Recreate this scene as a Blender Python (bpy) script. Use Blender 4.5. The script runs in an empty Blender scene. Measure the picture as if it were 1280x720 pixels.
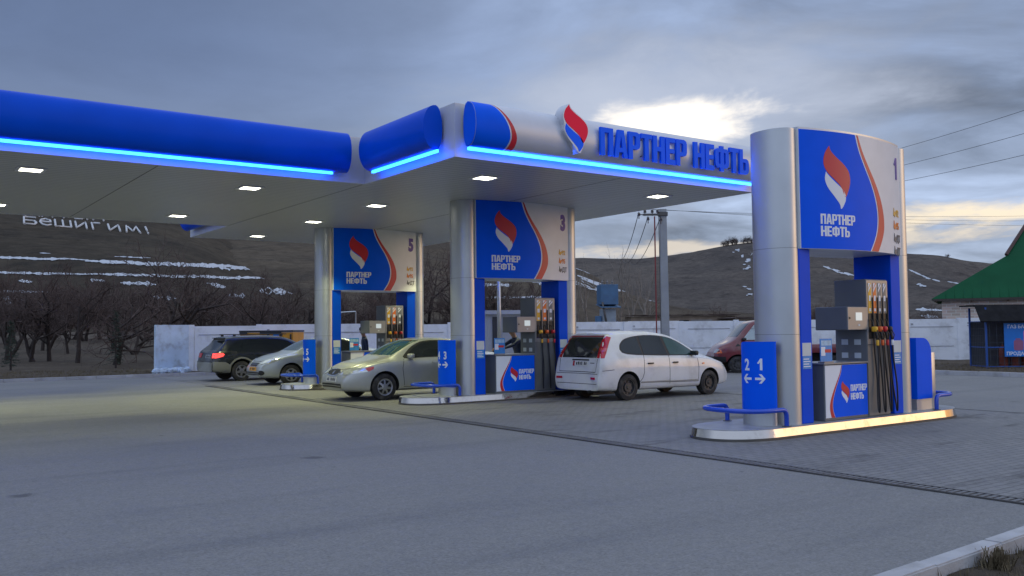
import bpy, bmesh, math, random
from math import sin, cos, pi, radians, exp
from mathutils import Vector, Matrix, noise
from mathutils.bvhtree import BVHTree
from mathutils.geometry import tessellate_polygon

random.seed(7)
S = bpy.context.scene
COL = S.collection
# ------------------------------------------------------------------ camera
def nrm(v):
    return Vector(v).normalized()
FPX = 1133.9                                   # focal length in pixels of a 1280 wide frame
AX = nrm((1590, -35, -FPX)); AY = nrm((-810, -61, -FPX))
AY = (AY - AX * AX.dot(AY)).normalized(); AZ = AX.cross(AY)
R3 = Matrix((AX, AY, AZ))                      # camera axes -> world
CAM = Vector((0, 0, 1.65))
cd = bpy.data.cameras.new('camera'); cam = bpy.data.objects.new('camera', cd); COL.objects.link(cam)
cd.sensor_width = 36; cd.lens = 36 * FPX / 1280; cd.clip_start = .05; cd.clip_end = 6000
cam.matrix_world = Matrix.Translation(CAM) @ R3.to_4x4()
S.camera = cam
FW = (R3 @ Vector((0, 0, -1))); FW.z = 0; FW.normalize()
RT = Vector((FW.y, -FW.x, 0))

# ------------------------------------------------------------------ world and sun
W = bpy.data.worlds.new('World'); S.world = W; W.use_nodes = True
def build_world():
    nt = W.node_tree; N = nt.nodes; L = nt.links; N.clear()
    def math_(op, a, b=None, c=None, clamp=False):
        n = N.new('ShaderNodeMath'); n.operation = op; n.use_clamp = clamp
        for i, v in enumerate((a, b, c)):
            if v is None: continue
            if isinstance(v, (int, float)): n.inputs[i].default_value = v
            else: L.new(v, n.inputs[i])
        return n.outputs[0]
    def dot(vec, d):
        n = N.new('ShaderNodeVectorMath'); n.operation = 'DOT_PRODUCT'
        L.new(vec, n.inputs[0]); n.inputs[1].default_value = d
        return n.outputs['Value']
    def mixc(fac, a, b, mode='MIX'):
        n = N.new('ShaderNodeMix'); n.data_type = 'RGBA'; n.blend_type = mode; n.clamp_result = False
        for s, v in ((n.inputs[0], fac), (n.inputs[6], a), (n.inputs[7], b)):
            if isinstance(v, (int, float)): s.default_value = v
            elif isinstance(v, tuple): s.default_value = (*v, 1)
            else: L.new(v, s)
        return n.outputs[2]
    def ramp(v, a, b):
        n = N.new('ShaderNodeMapRange'); n.interpolation_type = 'SMOOTHSTEP'
        L.new(v, n.inputs[0]); n.inputs[1].default_value = a; n.inputs[2].default_value = b
        return n.outputs[0]
    tc = N.new('ShaderNodeTexCoord'); d = tc.outputs['Generated']
    z = dot(d, (0, 0, 1)); r = dot(d, tuple(RT)); f = dot(d, tuple(FW))
    # cloud sheet: directions projected on a high plane
    zz = math_('ADD', math_('MAXIMUM', z, 0), .16)
    cx = N.new('ShaderNodeCombineXYZ')
    L.new(math_('DIVIDE', r, zz), cx.inputs[0]); L.new(math_('DIVIDE', f, zz), cx.inputs[1])
    def fbm(scale, det, dist, rough=.55, off=(0, 0, 0)):
        m = N.new('ShaderNodeMapping'); m.inputs['Location'].default_value = off
        m.inputs['Scale'].default_value = (1, 1.0, 1); L.new(cx.outputs[0], m.inputs[0])
        n = N.new('ShaderNodeTexNoise'); n.inputs['Scale'].default_value = scale; n.inputs['Detail'].default_value = det
        n.inputs['Distortion'].default_value = dist; n.inputs['Roughness'].default_value = rough
        L.new(m.outputs[0], n.inputs['Vector']); return n.outputs['Fac']
    n1 = fbm(1.15, 7, .5, .55, (3.1, 1.7, 0)); n2 = fbm(3.2, 6, .3, .6, (8, 2, 0)); n3 = fbm(.5, 4, .2, .5, (1, 9, 0))
    low = mixc(ramp(r, -.40, .15), (.150, .208, .358), (.262, .336, .500))
    c = mixc(ramp(z, .0, .30), (.34, .41, .54), low)
    # cloud modelling, stronger on the right
    k = math_('MULTIPLY', math_('SUBTRACT', n1, .5), math_('ADD', .70, math_('MULTIPLY', ramp(r, -.25, .3), 3.0)))
    k = math_('ADD', k, math_('MULTIPLY', math_('SUBTRACT', n2, .5), math_('ADD', .20, math_('MULTIPLY', ramp(r, -.3, .2), .55))))
    k = math_('MAXIMUM', math_('ADD', 1.0, k), .45)
    kc = N.new('ShaderNodeCombineColor')
    for i in range(3): L.new(k, kc.inputs[i])
    c = mixc(1.0, c, kc.outputs[0], 'MULTIPLY')
    # bright opening in the cloud (ellipse in azimuth / height with a ragged rim)
    def blob(r0, z0, wr, wz, tilt, rag, lo, hi):
        u = math_('DIVIDE', math_('SUBTRACT', r, r0), wr)
        v = math_('DIVIDE', math_('SUBTRACT', math_('SUBTRACT', z, z0), math_('MULTIPLY', math_('SUBTRACT', r, r0), tilt)), wz)
        q = math_('SQRT', math_('ADD', math_('MULTIPLY', u, u), math_('MULTIPLY', v, v)))
        q = math_('ADD', q, math_('MULTIPLY', math_('SUBTRACT', n2, .5), rag))
        q = math_('ADD', q, math_('MULTIPLY', math_('SUBTRACT', n1, .5), rag))
        return math_('MULTIPLY', ramp(q, hi, lo), ramp(f, 0, .3))
    c = mixc(blob(.14, .225, .28, .10, .05, 1.2, .1, 1.25), c, (.50, .56, .70))
    c = mixc(blob(.165, .216, .112, .034, .10, 1.7, .30, 1.0), c, (1.35, 1.24, 1.08))
    # warm streaks close to the horizon
    st = blob(.25, .086, .5, .010, .03, 2.6, .2, 1.1)
    c = mixc(math_('MULTIPLY', st, .85), c, (.80, .72, .62))
    st2 = blob(.47, .11, .16, .020, -.05, 2.4, .2, 1.1)
    c = mixc(math_('MULTIPLY', st2, .95), c, (1.05, .90, .68))
    # after-glow of the set sun on the horizon to the right, beyond the frame
    az = dot(d, tuple(nrm((.80, -.60, .10))))
    g = math_('MULTIPLY', math_('MULTIPLY', ramp(az, .72, .985), ramp(z, .34, .03)), math_('ADD', .45, math_('MULTIPLY', n1, 1.0)))
    c = mixc(g, c, (1.45, .78, .31))
    # the cloud cover is brightest overhead
    c = mixc(math_('MULTIPLY', ramp(f, .25, -.45), ramp(z, .02, .16)), c, (.62, .74, 1.0))
    c = mixc(ramp(z, .36, .75), c, (.67, .80, 1.06))
    # below the horizon: dull ground tone
    c = mixc(ramp(z, 0, -.05), c, (.05, .05, .055))
    sky = N.new('ShaderNodeTexSky'); sky.sky_type = 'NISHITA'; sky.sun_disc = False
    sky.sun_elevation = radians(7); sky.sun_rotation = math.atan2(.80, -.60)
    b1 = N.new('ShaderNodeBackground'); L.new(c, b1.inputs[0]); b1.inputs[1].default_value = 1.0
    b2 = N.new('ShaderNodeBackground'); L.new(sky.outputs[0], b2.inputs[0]); b2.inputs[1].default_value = .004
    ad = N.new('ShaderNodeAddShader'); L.new(b1.outputs[0], ad.inputs[0]); L.new(b2.outputs[0], ad.inputs[1])
    o = N.new('ShaderNodeOutputWorld'); L.new(ad.outputs[0], o.inputs[0])
build_world()
sl = bpy.data.lights.new('sun', 'SUN'); sl.energy = .30; sl.angle = radians(25); sl.color = (1, .70, .42)
so = bpy.data.objects.new('sun', sl); COL.objects.link(so)
so.rotation_euler = nrm((.80, -.60, .14)).to_track_quat('Z', 'Y').to_euler()
S.view_settings.view_transform = 'Standard'; S.view_settings.look = 'None'
S.view_settings.exposure = 0.0; S.view_settings.gamma = 1.0; S.view_settings.use_curve_mapping = False

# ------------------------------------------------------------------ materials
MATS = {}
def M(name, rgb, rough=.5, metal=0.0, var=.12, scale=3.0, bump=0.0, bscale=40.0, emit=None, es=0.0, coat=0.0, dirt=None, dscale=1.2, damt=.5, spec=.5):
    if name in MATS: return MATS[name]
    m = bpy.data.materials.new(name); m.use_nodes = True; MATS[name] = m
    nt = m.node_tree; N = nt.nodes; L = nt.links; b = N['Principled BSDF']
    b.inputs['Roughness'].default_value = rough; b.inputs['Metallic'].default_value = metal
    b.inputs['Coat Weight'].default_value = coat; b.inputs['Coat Roughness'].default_value = .06
    b.inputs['Specular IOR Level'].default_value = spec
    tc = N.new('ShaderNodeTexCoord'); n = N.new('ShaderNodeTexNoise')
    n.inputs['Scale'].default_value = scale; n.inputs['Detail'].default_value = 5
    L.new(tc.outputs['Object'], n.inputs['Vector'])
    mr = N.new('ShaderNodeMapRange'); L.new(n.outputs['Fac'], mr.inputs[0])
    mr.inputs[1].default_value = .25; mr.inputs[2].default_value = .75
    mr.inputs[3].default_value = 1 - var; mr.inputs[4].default_value = 1 + var
    mx = N.new('ShaderNodeMix'); mx.data_type = 'RGBA'; mx.blend_type = 'MULTIPLY'; mx.inputs[0].default_value = 1
    mx.inputs[6].default_value = (*rgb, 1); L.new(mr.outputs[0], mx.inputs[7])
    col = mx.outputs[2]
    if dirt:
        n2 = N.new('ShaderNodeTexNoise'); n2.inputs['Scale'].default_value = dscale; n2.inputs['Detail'].default_value = 8; n2.inputs['Roughness'].default_value = .65
        L.new(tc.outputs['Object'], n2.inputs['Vector'])
        r2 = N.new('ShaderNodeMapRange'); r2.interpolation_type = 'SMOOTHSTEP'; L.new(n2.outputs['Fac'], r2.inputs[0])
        r2.inputs[1].default_value = .46; r2.inputs[2].default_value = .72; r2.inputs[4].default_value = damt
        m2 = N.new('ShaderNodeMix'); m2.data_type = 'RGBA'; L.new(r2.outputs[0], m2.inputs[0]); L.new(col, m2.inputs[6]); m2.inputs[7].default_value = (*dirt, 1)
        col = m2.outputs[2]
    L.new(col, b.inputs['Base Color'])
    if bump:
        n3 = N.new('ShaderNodeTexNoise'); n3.inputs['Scale'].default_value = bscale; n3.inputs['Detail'].default_value = 4
        L.new(tc.outputs['Object'], n3.inputs['Vector'])
        bp = N.new('ShaderNodeBump'); bp.inputs['Strength'].default_value = bump; bp.inputs['Distance'].default_value = .02
        L.new(n3.outputs['Fac'], bp.inputs['Height']); L.new(bp.outputs[0], b.inputs['Normal'])
    if emit:
        b.inputs['Emission Color'].default_value = (*emit, 1); b.inputs['Emission Strength'].default_value = es
    return m

# ------------------------------------------------------------------ object helpers
def link(name, me, mat=None, parent=None, smooth=False):
    o = bpy.data.objects.new(name, me); COL.objects.link(o)
    if mat is not None and not me.materials:
        for m in (mat if isinstance(mat, (list, tuple)) else [mat]): me.materials.append(m)
    if smooth:
        for p in me.polygons: p.use_smooth = True
    if parent is not None: o.parent = parent
    return o
def empty(name, loc, rz=0.0):
    o = bpy.data.objects.new(name, None); COL.objects.link(o); o.location = loc; o.rotation_euler = (0, 0, rz)
    o.empty_display_size = .2
    return o
def tag(o, label=None, cat=None, group=None, kind=None):
    if label: o['label'] = label
    if cat: o['category'] = cat
    if group: o['group'] = group
    if kind: o['kind'] = kind
    return o
def copy_tree(o, parent=None):
    c = o.copy(); COL.objects.link(c); c.parent = parent
    if parent is not None: c.matrix_parent_inverse = o.matrix_parent_inverse
    for ch in list(o.children): copy_tree(ch, c)
    return c
class B:
    """collects shapes into one mesh"""
    def __init__(s): s.bm = bmesh.new()
    def quad(s, pts):
        s.bm.faces.new([s.bm.verts.new(p) for p in pts])
    def box(s, x0, x1, y0, y1, z0, z1, bev=0.0, seg=2):
        vs = [s.bm.verts.new((x, y, z)) for x in (x0, x1) for y in (y0, y1) for z in (z0, z1)]
        q = [(0, 1, 3, 2), (4, 6, 7, 5), (0, 4, 5, 1), (2, 3, 7, 6), (0, 2, 6, 4), (1, 5, 7, 3)]
        fs = [s.bm.faces.new([vs[i] for i in f]) for f in q]
        if bev:
            es = list({e for f in fs for e in f.edges})
            bmesh.ops.bevel(s.bm, geom=es, offset=bev, segments=seg, affect='EDGES', profile=.5)
        return s
    def tube(s, pts, r, n=8, cap=True, rs=None):
        pts = [Vector(p) for p in pts]; rings = []
        up = Vector((0, 0, 1)); prev = None
        for i, p in enumerate(pts):
            t = (pts[min(i + 1, len(pts) - 1)] - pts[max(i - 1, 0)])
            if t.length < 1e-9: t = Vector((0, 0, 1))
            t.normalize()
            if prev is None:
                a = t.cross(up)
                if a.length < .05: a = t.cross(Vector((1, 0, 0)))
                a.normalize()
            else:
                a = (prev - t * prev.dot(t))
                if a.length < 1e-6: a = t.orthogonal()
                a.normalize()
            prev = a; b = t.cross(a); rr = rs[i] if rs else r
            rings.append([s.bm.verts.new(p + (a * cos(2 * pi * k / n) + b * sin(2 * pi * k / n)) * rr) for k in range(n)])
        for i in range(len(rings) - 1):
            for k in range(n):
                s.bm.faces.new((rings[i][k], rings[i][(k + 1) % n], rings[i + 1][(k + 1) % n], rings[i + 1][k]))
        if cap:
            s.bm.faces.new(rings[0][::-1]); s.bm.faces.new(rings[-1])
        return s
    def lathe(s, prof, axis='Z', o=(0, 0, 0), n=24, open0=False):
        """prof: list of (radius, height along axis)"""
        rings = []
        for r, h in prof:
            ring = []
            for k in range(n):
                a = 2 * pi * k / n; c, d = r * cos(a), r * sin(a)
                p = {'Z': (c, d, h), 'Y': (c, h, d), 'X': (h, c, d)}[axis]
                ring.append(s.bm.verts.new((p[0] + o[0], p[1] + o[1], p[2] + o[2])))
            rings.append(ring)
        for i in range(len(rings) - 1):
            for k in range(n):
                s.bm.faces.new((rings[i][k], rings[i][(k + 1) % n], rings[i + 1][(k + 1) % n], rings[i + 1][k]))
        if not open0: s.bm.faces.new(rings[0][::-1])
        s.bm.faces.new(rings[-1])
        return s
    def loft(s, rings, closed=True, cap=True):
        rv = [[s.bm.verts.new(p) for p in r] for r in rings]; n = len(rv[0])
        for i in range(len(rv) - 1):
            for k in range(n if closed else n - 1):
                s.bm.faces.new((rv[i][k], rv[i][(k + 1) % n], rv[i + 1][(k + 1) % n], rv[i + 1][k]))
        if cap and closed:
            s.bm.faces.new(rv[0][::-1]); s.bm.faces.new(rv[-1])
        return s
    def prism(s, poly, z0, z1, fm=None):
        """poly in 2D extruded z0..z1; fm maps (u,v,w) to xyz"""
        fm = fm or (lambda u, v, w: (u, v, w))
        return s.loft([[fm(u, v, z0) for u, v in poly], [fm(u, v, z1) for u, v in poly]])
    def build(s, name, mat, parent=None, smooth=False, ang=None):
        bmesh.ops.recalc_face_normals(s.bm, faces=s.bm.faces)
        me = bpy.data.meshes.new(name); s.bm.to_mesh(me); s.bm.free()
        o = link(name, me, mat, parent, smooth)
        if ang:
            for p in me.polygons: p.use_smooth = True
            me.set_sharp_from_angle(angle=radians(ang))
        return o

# flat shapes (u,v) that are then laid on curved surfaces
def shape2d(shapes, bm=None):
    bm = bm or bmesh.new()
    for polys in shapes:
        if polys and not isinstance(polys[0][0], (tuple, list)): polys = [polys]
        flat = [p for poly in polys for p in poly]
        tri = tessellate_polygon([[Vector((p[0], p[1], 0)) for p in poly] for poly in polys])
        vs = [bm.verts.new((p[0], p[1], 0)) for p in flat]
        for t in tri:
            try: bm.faces.new([vs[i] for i in t])
            except ValueError: pass
    return bm
def text2d(txt, h, bold=0.0, sx=1.0, align='LEFT', x=0, y=0, spacing=1.0):
    c = bpy.data.curves.new('t', 'FONT'); c.body = txt; c.align_x = align; c.offset = bold; c.space_character = spacing
    c.resolution_u = 3
    o = bpy.data.objects.new('t', c); COL.objects.link(o)
    dg = bpy.context.evaluated_depsgraph_get(); me = bpy.data.meshes.new_from_object(o.evaluated_get(dg))
    bm = bmesh.new(); bm.from_mesh(me)
    k = h / .728
    for v in bm.verts: v.co = Vector((v.co.x * k * sx + x, v.co.y * k + y, 0))
    bpy.data.objects.remove(o); bpy.data.meshes.remove(me); bpy.data.curves.remove(c)
    return bm
def lay(bm, fmap, name, mat, parent=None, t=.004, du=None, back=None, smooth=False):
    """lay a flat bmesh on a surface: fmap(u,v,w) -> xyz, w = height over the surface"""
    bmesh.ops.remove_doubles(bm, verts=bm.verts, dist=1e-6)
    if du:
        for ax in (0, 1):
            if not bm.verts: break
            lo = min(v.co[ax] for v in bm.verts); hi = max(v.co[ax] for v in bm.verts)
            k = math.floor(lo / du) + 1
            while k * du < hi:
                co = [0, 0, 0]; co[ax] = k * du; no = [0, 0, 0]; no[ax] = 1
                bmesh.ops.bisect_plane(bm, geom=bm.verts[:] + bm.edges[:] + bm.faces[:], plane_co=co, plane_no=no, dist=1e-5)
                k += 1
    bm.verts.index_update(); nv = len(bm.verts); b = -.003 if back is None else back
    verts = [fmap(v.co.x, v.co.y, t) for v in bm.verts] + [fmap(v.co.x, v.co.y, b) for v in bm.verts]
    faces = [[v.index for v in f.verts] for f in bm.faces]
    for e in bm.edges:
        if len(e.link_faces) == 1:
            a, c = e.verts[0].index, e.verts[1].index; faces.append([a, c, c + nv, a + nv])
    faces += [[v.index + nv for v in reversed(f.verts)] for f in bm.faces]
    bm.free()
    me = bpy.data.meshes.new(name); me.from_pydata([tuple(p) for p in verts], [], faces)
    b2 = bmesh.new(); b2.from_mesh(me); bmesh.ops.recalc_face_normals(b2, faces=b2.faces); b2.to_mesh(me); b2.free()
    o = link(name, me, mat, parent)
    if smooth:
        for p in me.polygons: p.use_smooth = True
        me.set_sharp_from_angle(angle=radians(40))
    return o
def rect(x0, x1, y0, y1): return [(x0, y0), (x1, y0), (x1, y1), (x0, y1)]
def rrect(x0, x1, y0, y1, r, n=4):
    p = []
    for cx, cy, a0 in ((x1 - r, y0 + r, -90), (x1 - r, y1 - r, 0), (x0 + r, y1 - r, 90), (x0 + r, y0 + r, 180)):
        for i in range(n + 1):
            a = radians(a0 + 90 * i / n); p.append((cx + r * cos(a), cy + r * sin(a)))
    return p
def catmull(pts, n=8):
    out = []; P = [pts[0]] + list(pts) + [pts[-1]]
    for i in range(1, len(P) - 2):
        for k in range(n):
            t = k / n; a, b, c, d = P[i - 1], P[i], P[i + 1], P[i + 2]
            out.append(tuple(.5 * (2 * b[j] + (c[j] - a[j]) * t + (2 * a[j] - 5 * b[j] + 4 * c[j] - d[j]) * t * t + (3 * b[j] - a[j] - 3 * c[j] + d[j]) * t ** 3) for j in range(len(b))))
    out.append(tuple(pts[-1])); return out

# bold condensed letters for the sign lettering
def glyph(ch):
    t = .215; h = .175
    if ch == 'П': w = .64; return w, [[[(0, 0), (t, 0), (t, 1 - h), (w - t, 1 - h), (w - t, 0), (w, 0), (w, 1), (0, 1)]]]
    if ch == 'А':
        w = .68; return w, [[[(0, 0), (.2, 0), (.235, .19), (w - .235, .19), (w - .2, 0), (w, 0), (w - .19, 1), (.19, 1)], [(.265, .35), (w / 2, .80), (w - .265, .35)]]]
    if ch == 'Р':
        w = .61; return w, [[[(0, 0), (t, 0), (t, .36), (w - .16, .36), (w - .04, .42), (w, .53), (w, .84), (w - .04, .95), (w - .16, 1), (0, 1)],
                              [(t, .51), (t, .85), (w - .25, .85), (w - t, .8), (w - t, .57), (w - .25, .51)]]]
    if ch == 'Т': w = .58; c = w / 2; return w, [[[(c - t / 2, 0), (c + t / 2, 0), (c + t / 2, 1 - h), (w, 1 - h), (w, 1), (0, 1), (0, 1 - h), (c - t / 2, 1 - h)]]]
    if ch == 'Н': w = .64; return w, [[[(0, 0), (t, 0), (t, .42), (w - t, .42), (w - t, 0), (w, 0), (w, 1), (w - t, 1), (w - t, .59), (t, .59), (t, 1), (0, 1)]]]
    if ch == 'Е': w = .53; return w, [[[(0, 0), (w, 0), (w, h), (t, h), (t, .42), (w - .05, .42), (w - .05, .58), (t, .58), (t, 1 - h), (w, 1 - h), (w, 1), (0, 1)]]]
    if ch == 'Ф':
        w = .86; c = w / 2; a, b = c - t / 2, c + t / 2
        return w, [[[(a, 0), (b, 0), (b, .13), (w - .14, .13), (w - .03, .2), (w, .32), (w, .70), (w - .03, .82), (w - .14, .89), (b, .89), (b, 1), (a, 1), (a, .89), (.14, .89), (.03, .82), (0, .70), (0, .32), (.03, .2), (.14, .13), (a, .13)],
                     [(t, .29), (t, .73), (a - .001, .75), (a - .001, .27)], [(b + .001, .27), (b + .001, .75), (w - t, .73), (w - t, .29)]]]
    if ch == 'Ь':
        w = .60; return w, [[[(0, 0), (w - .15, 0), (w - .04, .06), (w, .17), (w, .44), (w - .04, .56), (w - .15, .62), (t, .62), (t, 1), (0, 1)],
                              [(t, .15), (t, .47), (w - .25, .47), (w - t, .43), (w - t, .2), (w - .25, .15)]]]
    return .36, []
def word2d(txt, h, sx=1.0, x=0.0, y=0.0, gap=.06):
    """returns list of (shapes) per letter placed from x"""
    out = []
    for ch in txt:
        w, sh = glyph(ch)
        out.append([[[(x + u * h * sx, y + v * h) for u, v in poly] for poly in polys] for polys in sh])
        x += (w + gap) * h * sx
    return [o for o in out if o], x
def word_width(txt, h, sx=1.0, gap=.06): return sum((glyph(c)[0] + gap) * h * sx for c in txt) - gap * h * sx
# flame emblem, unit square, two leaves
def flame(x0, y0, w, h):
    top = catmull([(.22, 1.0), (.06, .88), (0.0, .72), (.12, .58), (.40, .46), (.62, .36), (.78, .20), (.90, .28), (1.0, .44), (.96, .60), (.76, .72), (.46, .83), (.27, .92), (.22, 1.0)], 4)
    low = catmull([(.08, .58), (.04, .46), (.14, .33), (.36, .20), (.56, .08), (.62, .0), (.78, .12), (.80, .22), (.68, .32), (.42, .42), (.18, .52), (.08, .58)], 4)
    f = lambda P: [(x0 + u * w, y0 + v * h) for u, v in P[:-1]]
    return f(top), f(low)

# materials ---------------------------------------------------------
mBLUE = M('sign_blue', (.0005, .105, .84), .45, var=.05, spec=.09)
mBLUED = M('cladding_blue', (.0005, .075, .66), .42, var=.06, spec=.10)
mRED = M('sign_red', (.55, .018, .03), .35, var=.04)
mORANGE_RED = mRED
mWHITE = M('sign_white', (.72, .73, .76), .35, var=.04, dirt=(.5, .5, .5), damt=.2)
mTXTW = M('print_white', (.75, .78, .84), .4, var=.03)
mPANEL = M('fascia_silver', (.58, .60, .66), .38, metal=.25, var=.04)
mALU = M('brushed_column', (.54, .56, .58), .40, metal=.85, var=.06, scale=2)
mCHROME = M('polished_steel', (.50, .47, .44), .09, metal=1.0, var=.10, scale=1.5, bump=.55, bscale=1.9, dirt=(.20, .17, .14), dscale=2.6, damt=.55)
mDECK = M('island_deck', (.34, .35, .37), .5, metal=.3, var=.15, dirt=(.12, .12, .12))
mDARKSTEEL = M('base_steel', (.10, .095, .09), .5, metal=.5, var=.25)
mGREY = M('dispenser_grey', (.13, .14, .15), .42, var=.08)
mGREYL = M('dispenser_light', (.28, .28, .285), .35, metal=.35, var=.08)
mBLACK = M('black_rubber', (.012, .012, .013), .45, var=.2)
mYELLOW = M('label_yellow', (.75, .42, .03), .4, var=.05)
mORANGE = M('label_orange', (.80, .17, .02), .4, var=.05)
mGREYLAB = M('label_grey', (.16, .17, .18), .4, var=.05)
mPURPLE = M('print_violet', (.09, .05, .35), .4, var=.05)
mLBLUE = M('sticker_blue', (.03, .24, .62), .35, var=.15, scale=14)
mSTICK = M('sticker_white', (.55, .60, .62), .4, var=.1)
mSCREEN = M('screen_lit', (.2, .24, .25), .2, emit=(.75, .85, .9), es=.55, var=0)

# ------------------------------------------------------------------ ground
def ground_mat(name, kind, tint=((.042, .035, .027), (.074, .061, .044), (.027, .024, .021))):
    m = bpy.data.materials.new(name); m.use_nodes = True
    nt = m.node_tree; N = nt.nodes; L = nt.links; b = N['Principled BSDF']
    tc = N.new('ShaderNodeTexCoord')
    def tex(scale, det=6, rough=.6, sc=(1, 1, 1), dist=0, rot=0):
        mp = N.new('ShaderNodeMapping'); mp.inputs['Scale'].default_value = sc; mp.inputs['Rotation'].default_value = (0, 0, rot)
        L.new(tc.outputs['Object'], mp.inputs[0])
        n = N.new('ShaderNodeTexNoise'); n.inputs['Scale'].default_value = scale; n.inputs['Detail'].default_value = det
        n.inputs['Roughness'].default_value = rough; n.inputs['Distortion'].default_value = dist
        L.new(mp.outputs[0], n.inputs['Vector']); return n.outputs['Fac']
    def mr(v, a, b_, c, d, smooth=False):
        n = N.new('ShaderNodeMapRange'); L.new(v, n.inputs[0])
        if smooth: n.interpolation_type = 'SMOOTHSTEP'
        for i, x in enumerate((a, b_, c, d)): n.inputs[i + 1].default_value = x
        return n.outputs[0]
    def mul(a, b_):
        n = N.new('ShaderNodeMath'); n.operation = 'MULTIPLY'
        for i, x in enumerate((a, b_)):
            if isinstance(x, (int, float)): n.inputs[i].default_value = x
            else: L.new(x, n.inputs[i])
        return n.outputs[0]
    def mixc(f, a, b_, mode='MIX'):
        n = N.new('ShaderNodeMix'); n.data_type = 'RGBA'; n.blend_type = mode
        for s, x in ((n.inputs[0], f), (n.inputs[6], a), (n.inputs[7], b_)):
            if isinstance(x, (int, float)): s.default_value = x
            elif isinstance(x, tuple): s.default_value = (*x, 1)
            else: L.new(x, s)
        return n.outputs[2]
    bump = N.new('ShaderNodeBump'); L.new(bump.outputs[0], b.inputs['Normal'])
    if kind == 'asphalt':
        big = tex(.22, 5, .55); mid = tex(1.6, 8, .65); fine = tex(38, 4, .8); blot = tex(4.2, 5, .7); streak = tex(.5, 5, .6, (.14, 1.6, 1), .3, radians(-8)); spots = tex(.9, 6, .75)
        c = mixc(mr(big, .3, .7, 0, 1), (.164, .164, .163), (.203, .198, .190))
        c = mixc(mr(streak, .48, .66, 0, .5, True), c, (.110, .112, .118))
        c = mixc(mr(mid, .35, .75, 0, .5), c, (.215, .21, .205))
        c = mixc(mr(spots, .66, .74, 0, .75, True), c, (.055, .055, .055))
        c = mixc(mr(blot, .60, .76, 0, .45, True), c, (.085, .086, .09))
        c = mixc(mr(blot, .38, .22, 0, .35, True), c, (.25, .245, .24))
        c = mixc(1, c, mr(fine, .25, .75, .55, 1.45), 'MULTIPLY')
        c = mixc(1, c, mr(tex(11, 5, .75), .25, .75, .80, 1.20), 'MULTIPLY')
        for vs, r0, th in ((.55, .10, .62), (1.7, .075, .70)):
            vo = N.new('ShaderNodeTexVoronoi'); vo.inputs['Scale'].default_value = vs; L.new(tc.outputs['Object'], vo.inputs['Vector'])
            sp = N.new('ShaderNodeSeparateColor'); L.new(vo.outputs['Color'], sp.inputs[0])
            dd = N.new('ShaderNodeMath'); dd.operation = 'ADD'; L.new(vo.outputs['Distance'], dd.inputs[0]); L.new(mr(tex(5, 4, .7), .2, .8, -.06, .06), dd.inputs[1])
            c = mixc(mul(mr(dd.outputs[0], r0, r0 * .3, 0, .75, True), mr(sp.outputs[0], th, th + .02, 0, 1)), c, (.06, .06, .062))
        vor = N.new('ShaderNodeTexVoronoi'); vor.feature = 'DISTANCE_TO_EDGE'; vor.inputs['Scale'].default_value = .11
        mp = N.new('ShaderNodeMapping'); L.new(tc.outputs['Object'], mp.inputs[0])
        wob = N.new('ShaderNodeMix'); wob.data_type = 'RGBA'; wob.blend_type = 'ADD'; wob.inputs[0].default_value = 1
        n_ = N.new('ShaderNodeTexNoise'); n_.inputs['Scale'].default_value = .7; n_.inputs['Detail'].default_value = 6; L.new(tc.outputs['Object'], n_.inputs['Vector'])
        L.new(tc.outputs['Object'], wob.inputs[6]); L.new(n_.outputs['Color'], wob.inputs[7]); L.new(wob.outputs[2], vor.inputs['Vector'])
        pass
        L.new(c, b.inputs['Base Color']); L.new(fine, bump.inputs['Height']); bump.inputs['Strength'].default_value = .35; bump.inputs['Distance'].default_value = .01
        L.new(mr(mid, .3, .7, .62, .85), b.inputs['Roughness'])
    elif kind == 'pavers':
        br = N.new('ShaderNodeTexBrick'); L.new(tc.outputs['Object'], br.inputs['Vector'])
        br.inputs['Scale'].default_value = 1; br.inputs['Brick Width'].default_value = .22; br.inputs['Row Height'].default_value = .11
        br.inputs['Mortar Size'].default_value = .008; br.inputs['Mortar Smooth'].default_value = .3
        br.inputs['Color1'].default_value = (.185, .182, .18, 1); br.inputs['Color2'].default_value = (.235, .228, .22, 1); br.inputs['Mortar'].default_value = (.075, .072, .07, 1)
        big = tex(.35, 6, .6); st = tex(.8, 7, .7, (.5, 1.4, 1)); fine = tex(40, 3, .7)
        c = mixc(mr(big, .3, .7, 0, .6), br.outputs['Color'], (.16, .16, .165))
        c = mixc(mr(st, .52, .68, 0, .85, True), c, (.060, .057, .055))
        c = mixc(1, c, mr(fine, .25, .75, .8, 1.2), 'MULTIPLY')
        L.new(c, b.inputs['Base Color']); b.inputs['Roughness'].default_value = .7
        inv = N.new('ShaderNodeMath'); inv.operation = 'SUBTRACT'; inv.inputs[0].default_value = 1; L.new(br.outputs['Fac'], inv.inputs[1])
        L.new(inv.outputs[0], bump.inputs['Height']); bump.inputs['Strength'].default_value = .6; bump.inputs['Distance'].default_value = .008
    elif kind == 'soil':
        big = tex(.25, 7, .65); fine = tex(9, 8, .75); gr = tex(1.3, 8, .7)
        c = mixc(mr(big, .35, .65, 0, 1), (.044, .031, .020), (.072, .052, .033))
        c = mixc(mr(gr, .55, .68, 0, .8, True), c, (.115, .094, .06))
        c = mixc(1, c, mr(fine, .25, .75, .55, 1.4), 'MULTIPLY')
        L.new(c, b.inputs['Base Color']); b.inputs['Roughness'].default_value = .95
        L.new(fine, bump.inputs['Height']); bump.inputs['Strength'].default_value = .8; bump.inputs['Distance'].default_value = .06
    elif kind == 'hill':
        big = tex(.014, 8, .65, (1, 1, 1), .6); gr = tex(.06, 9, .75, (1, 1, 1)); fine = tex(.28, 7, .8)
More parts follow.
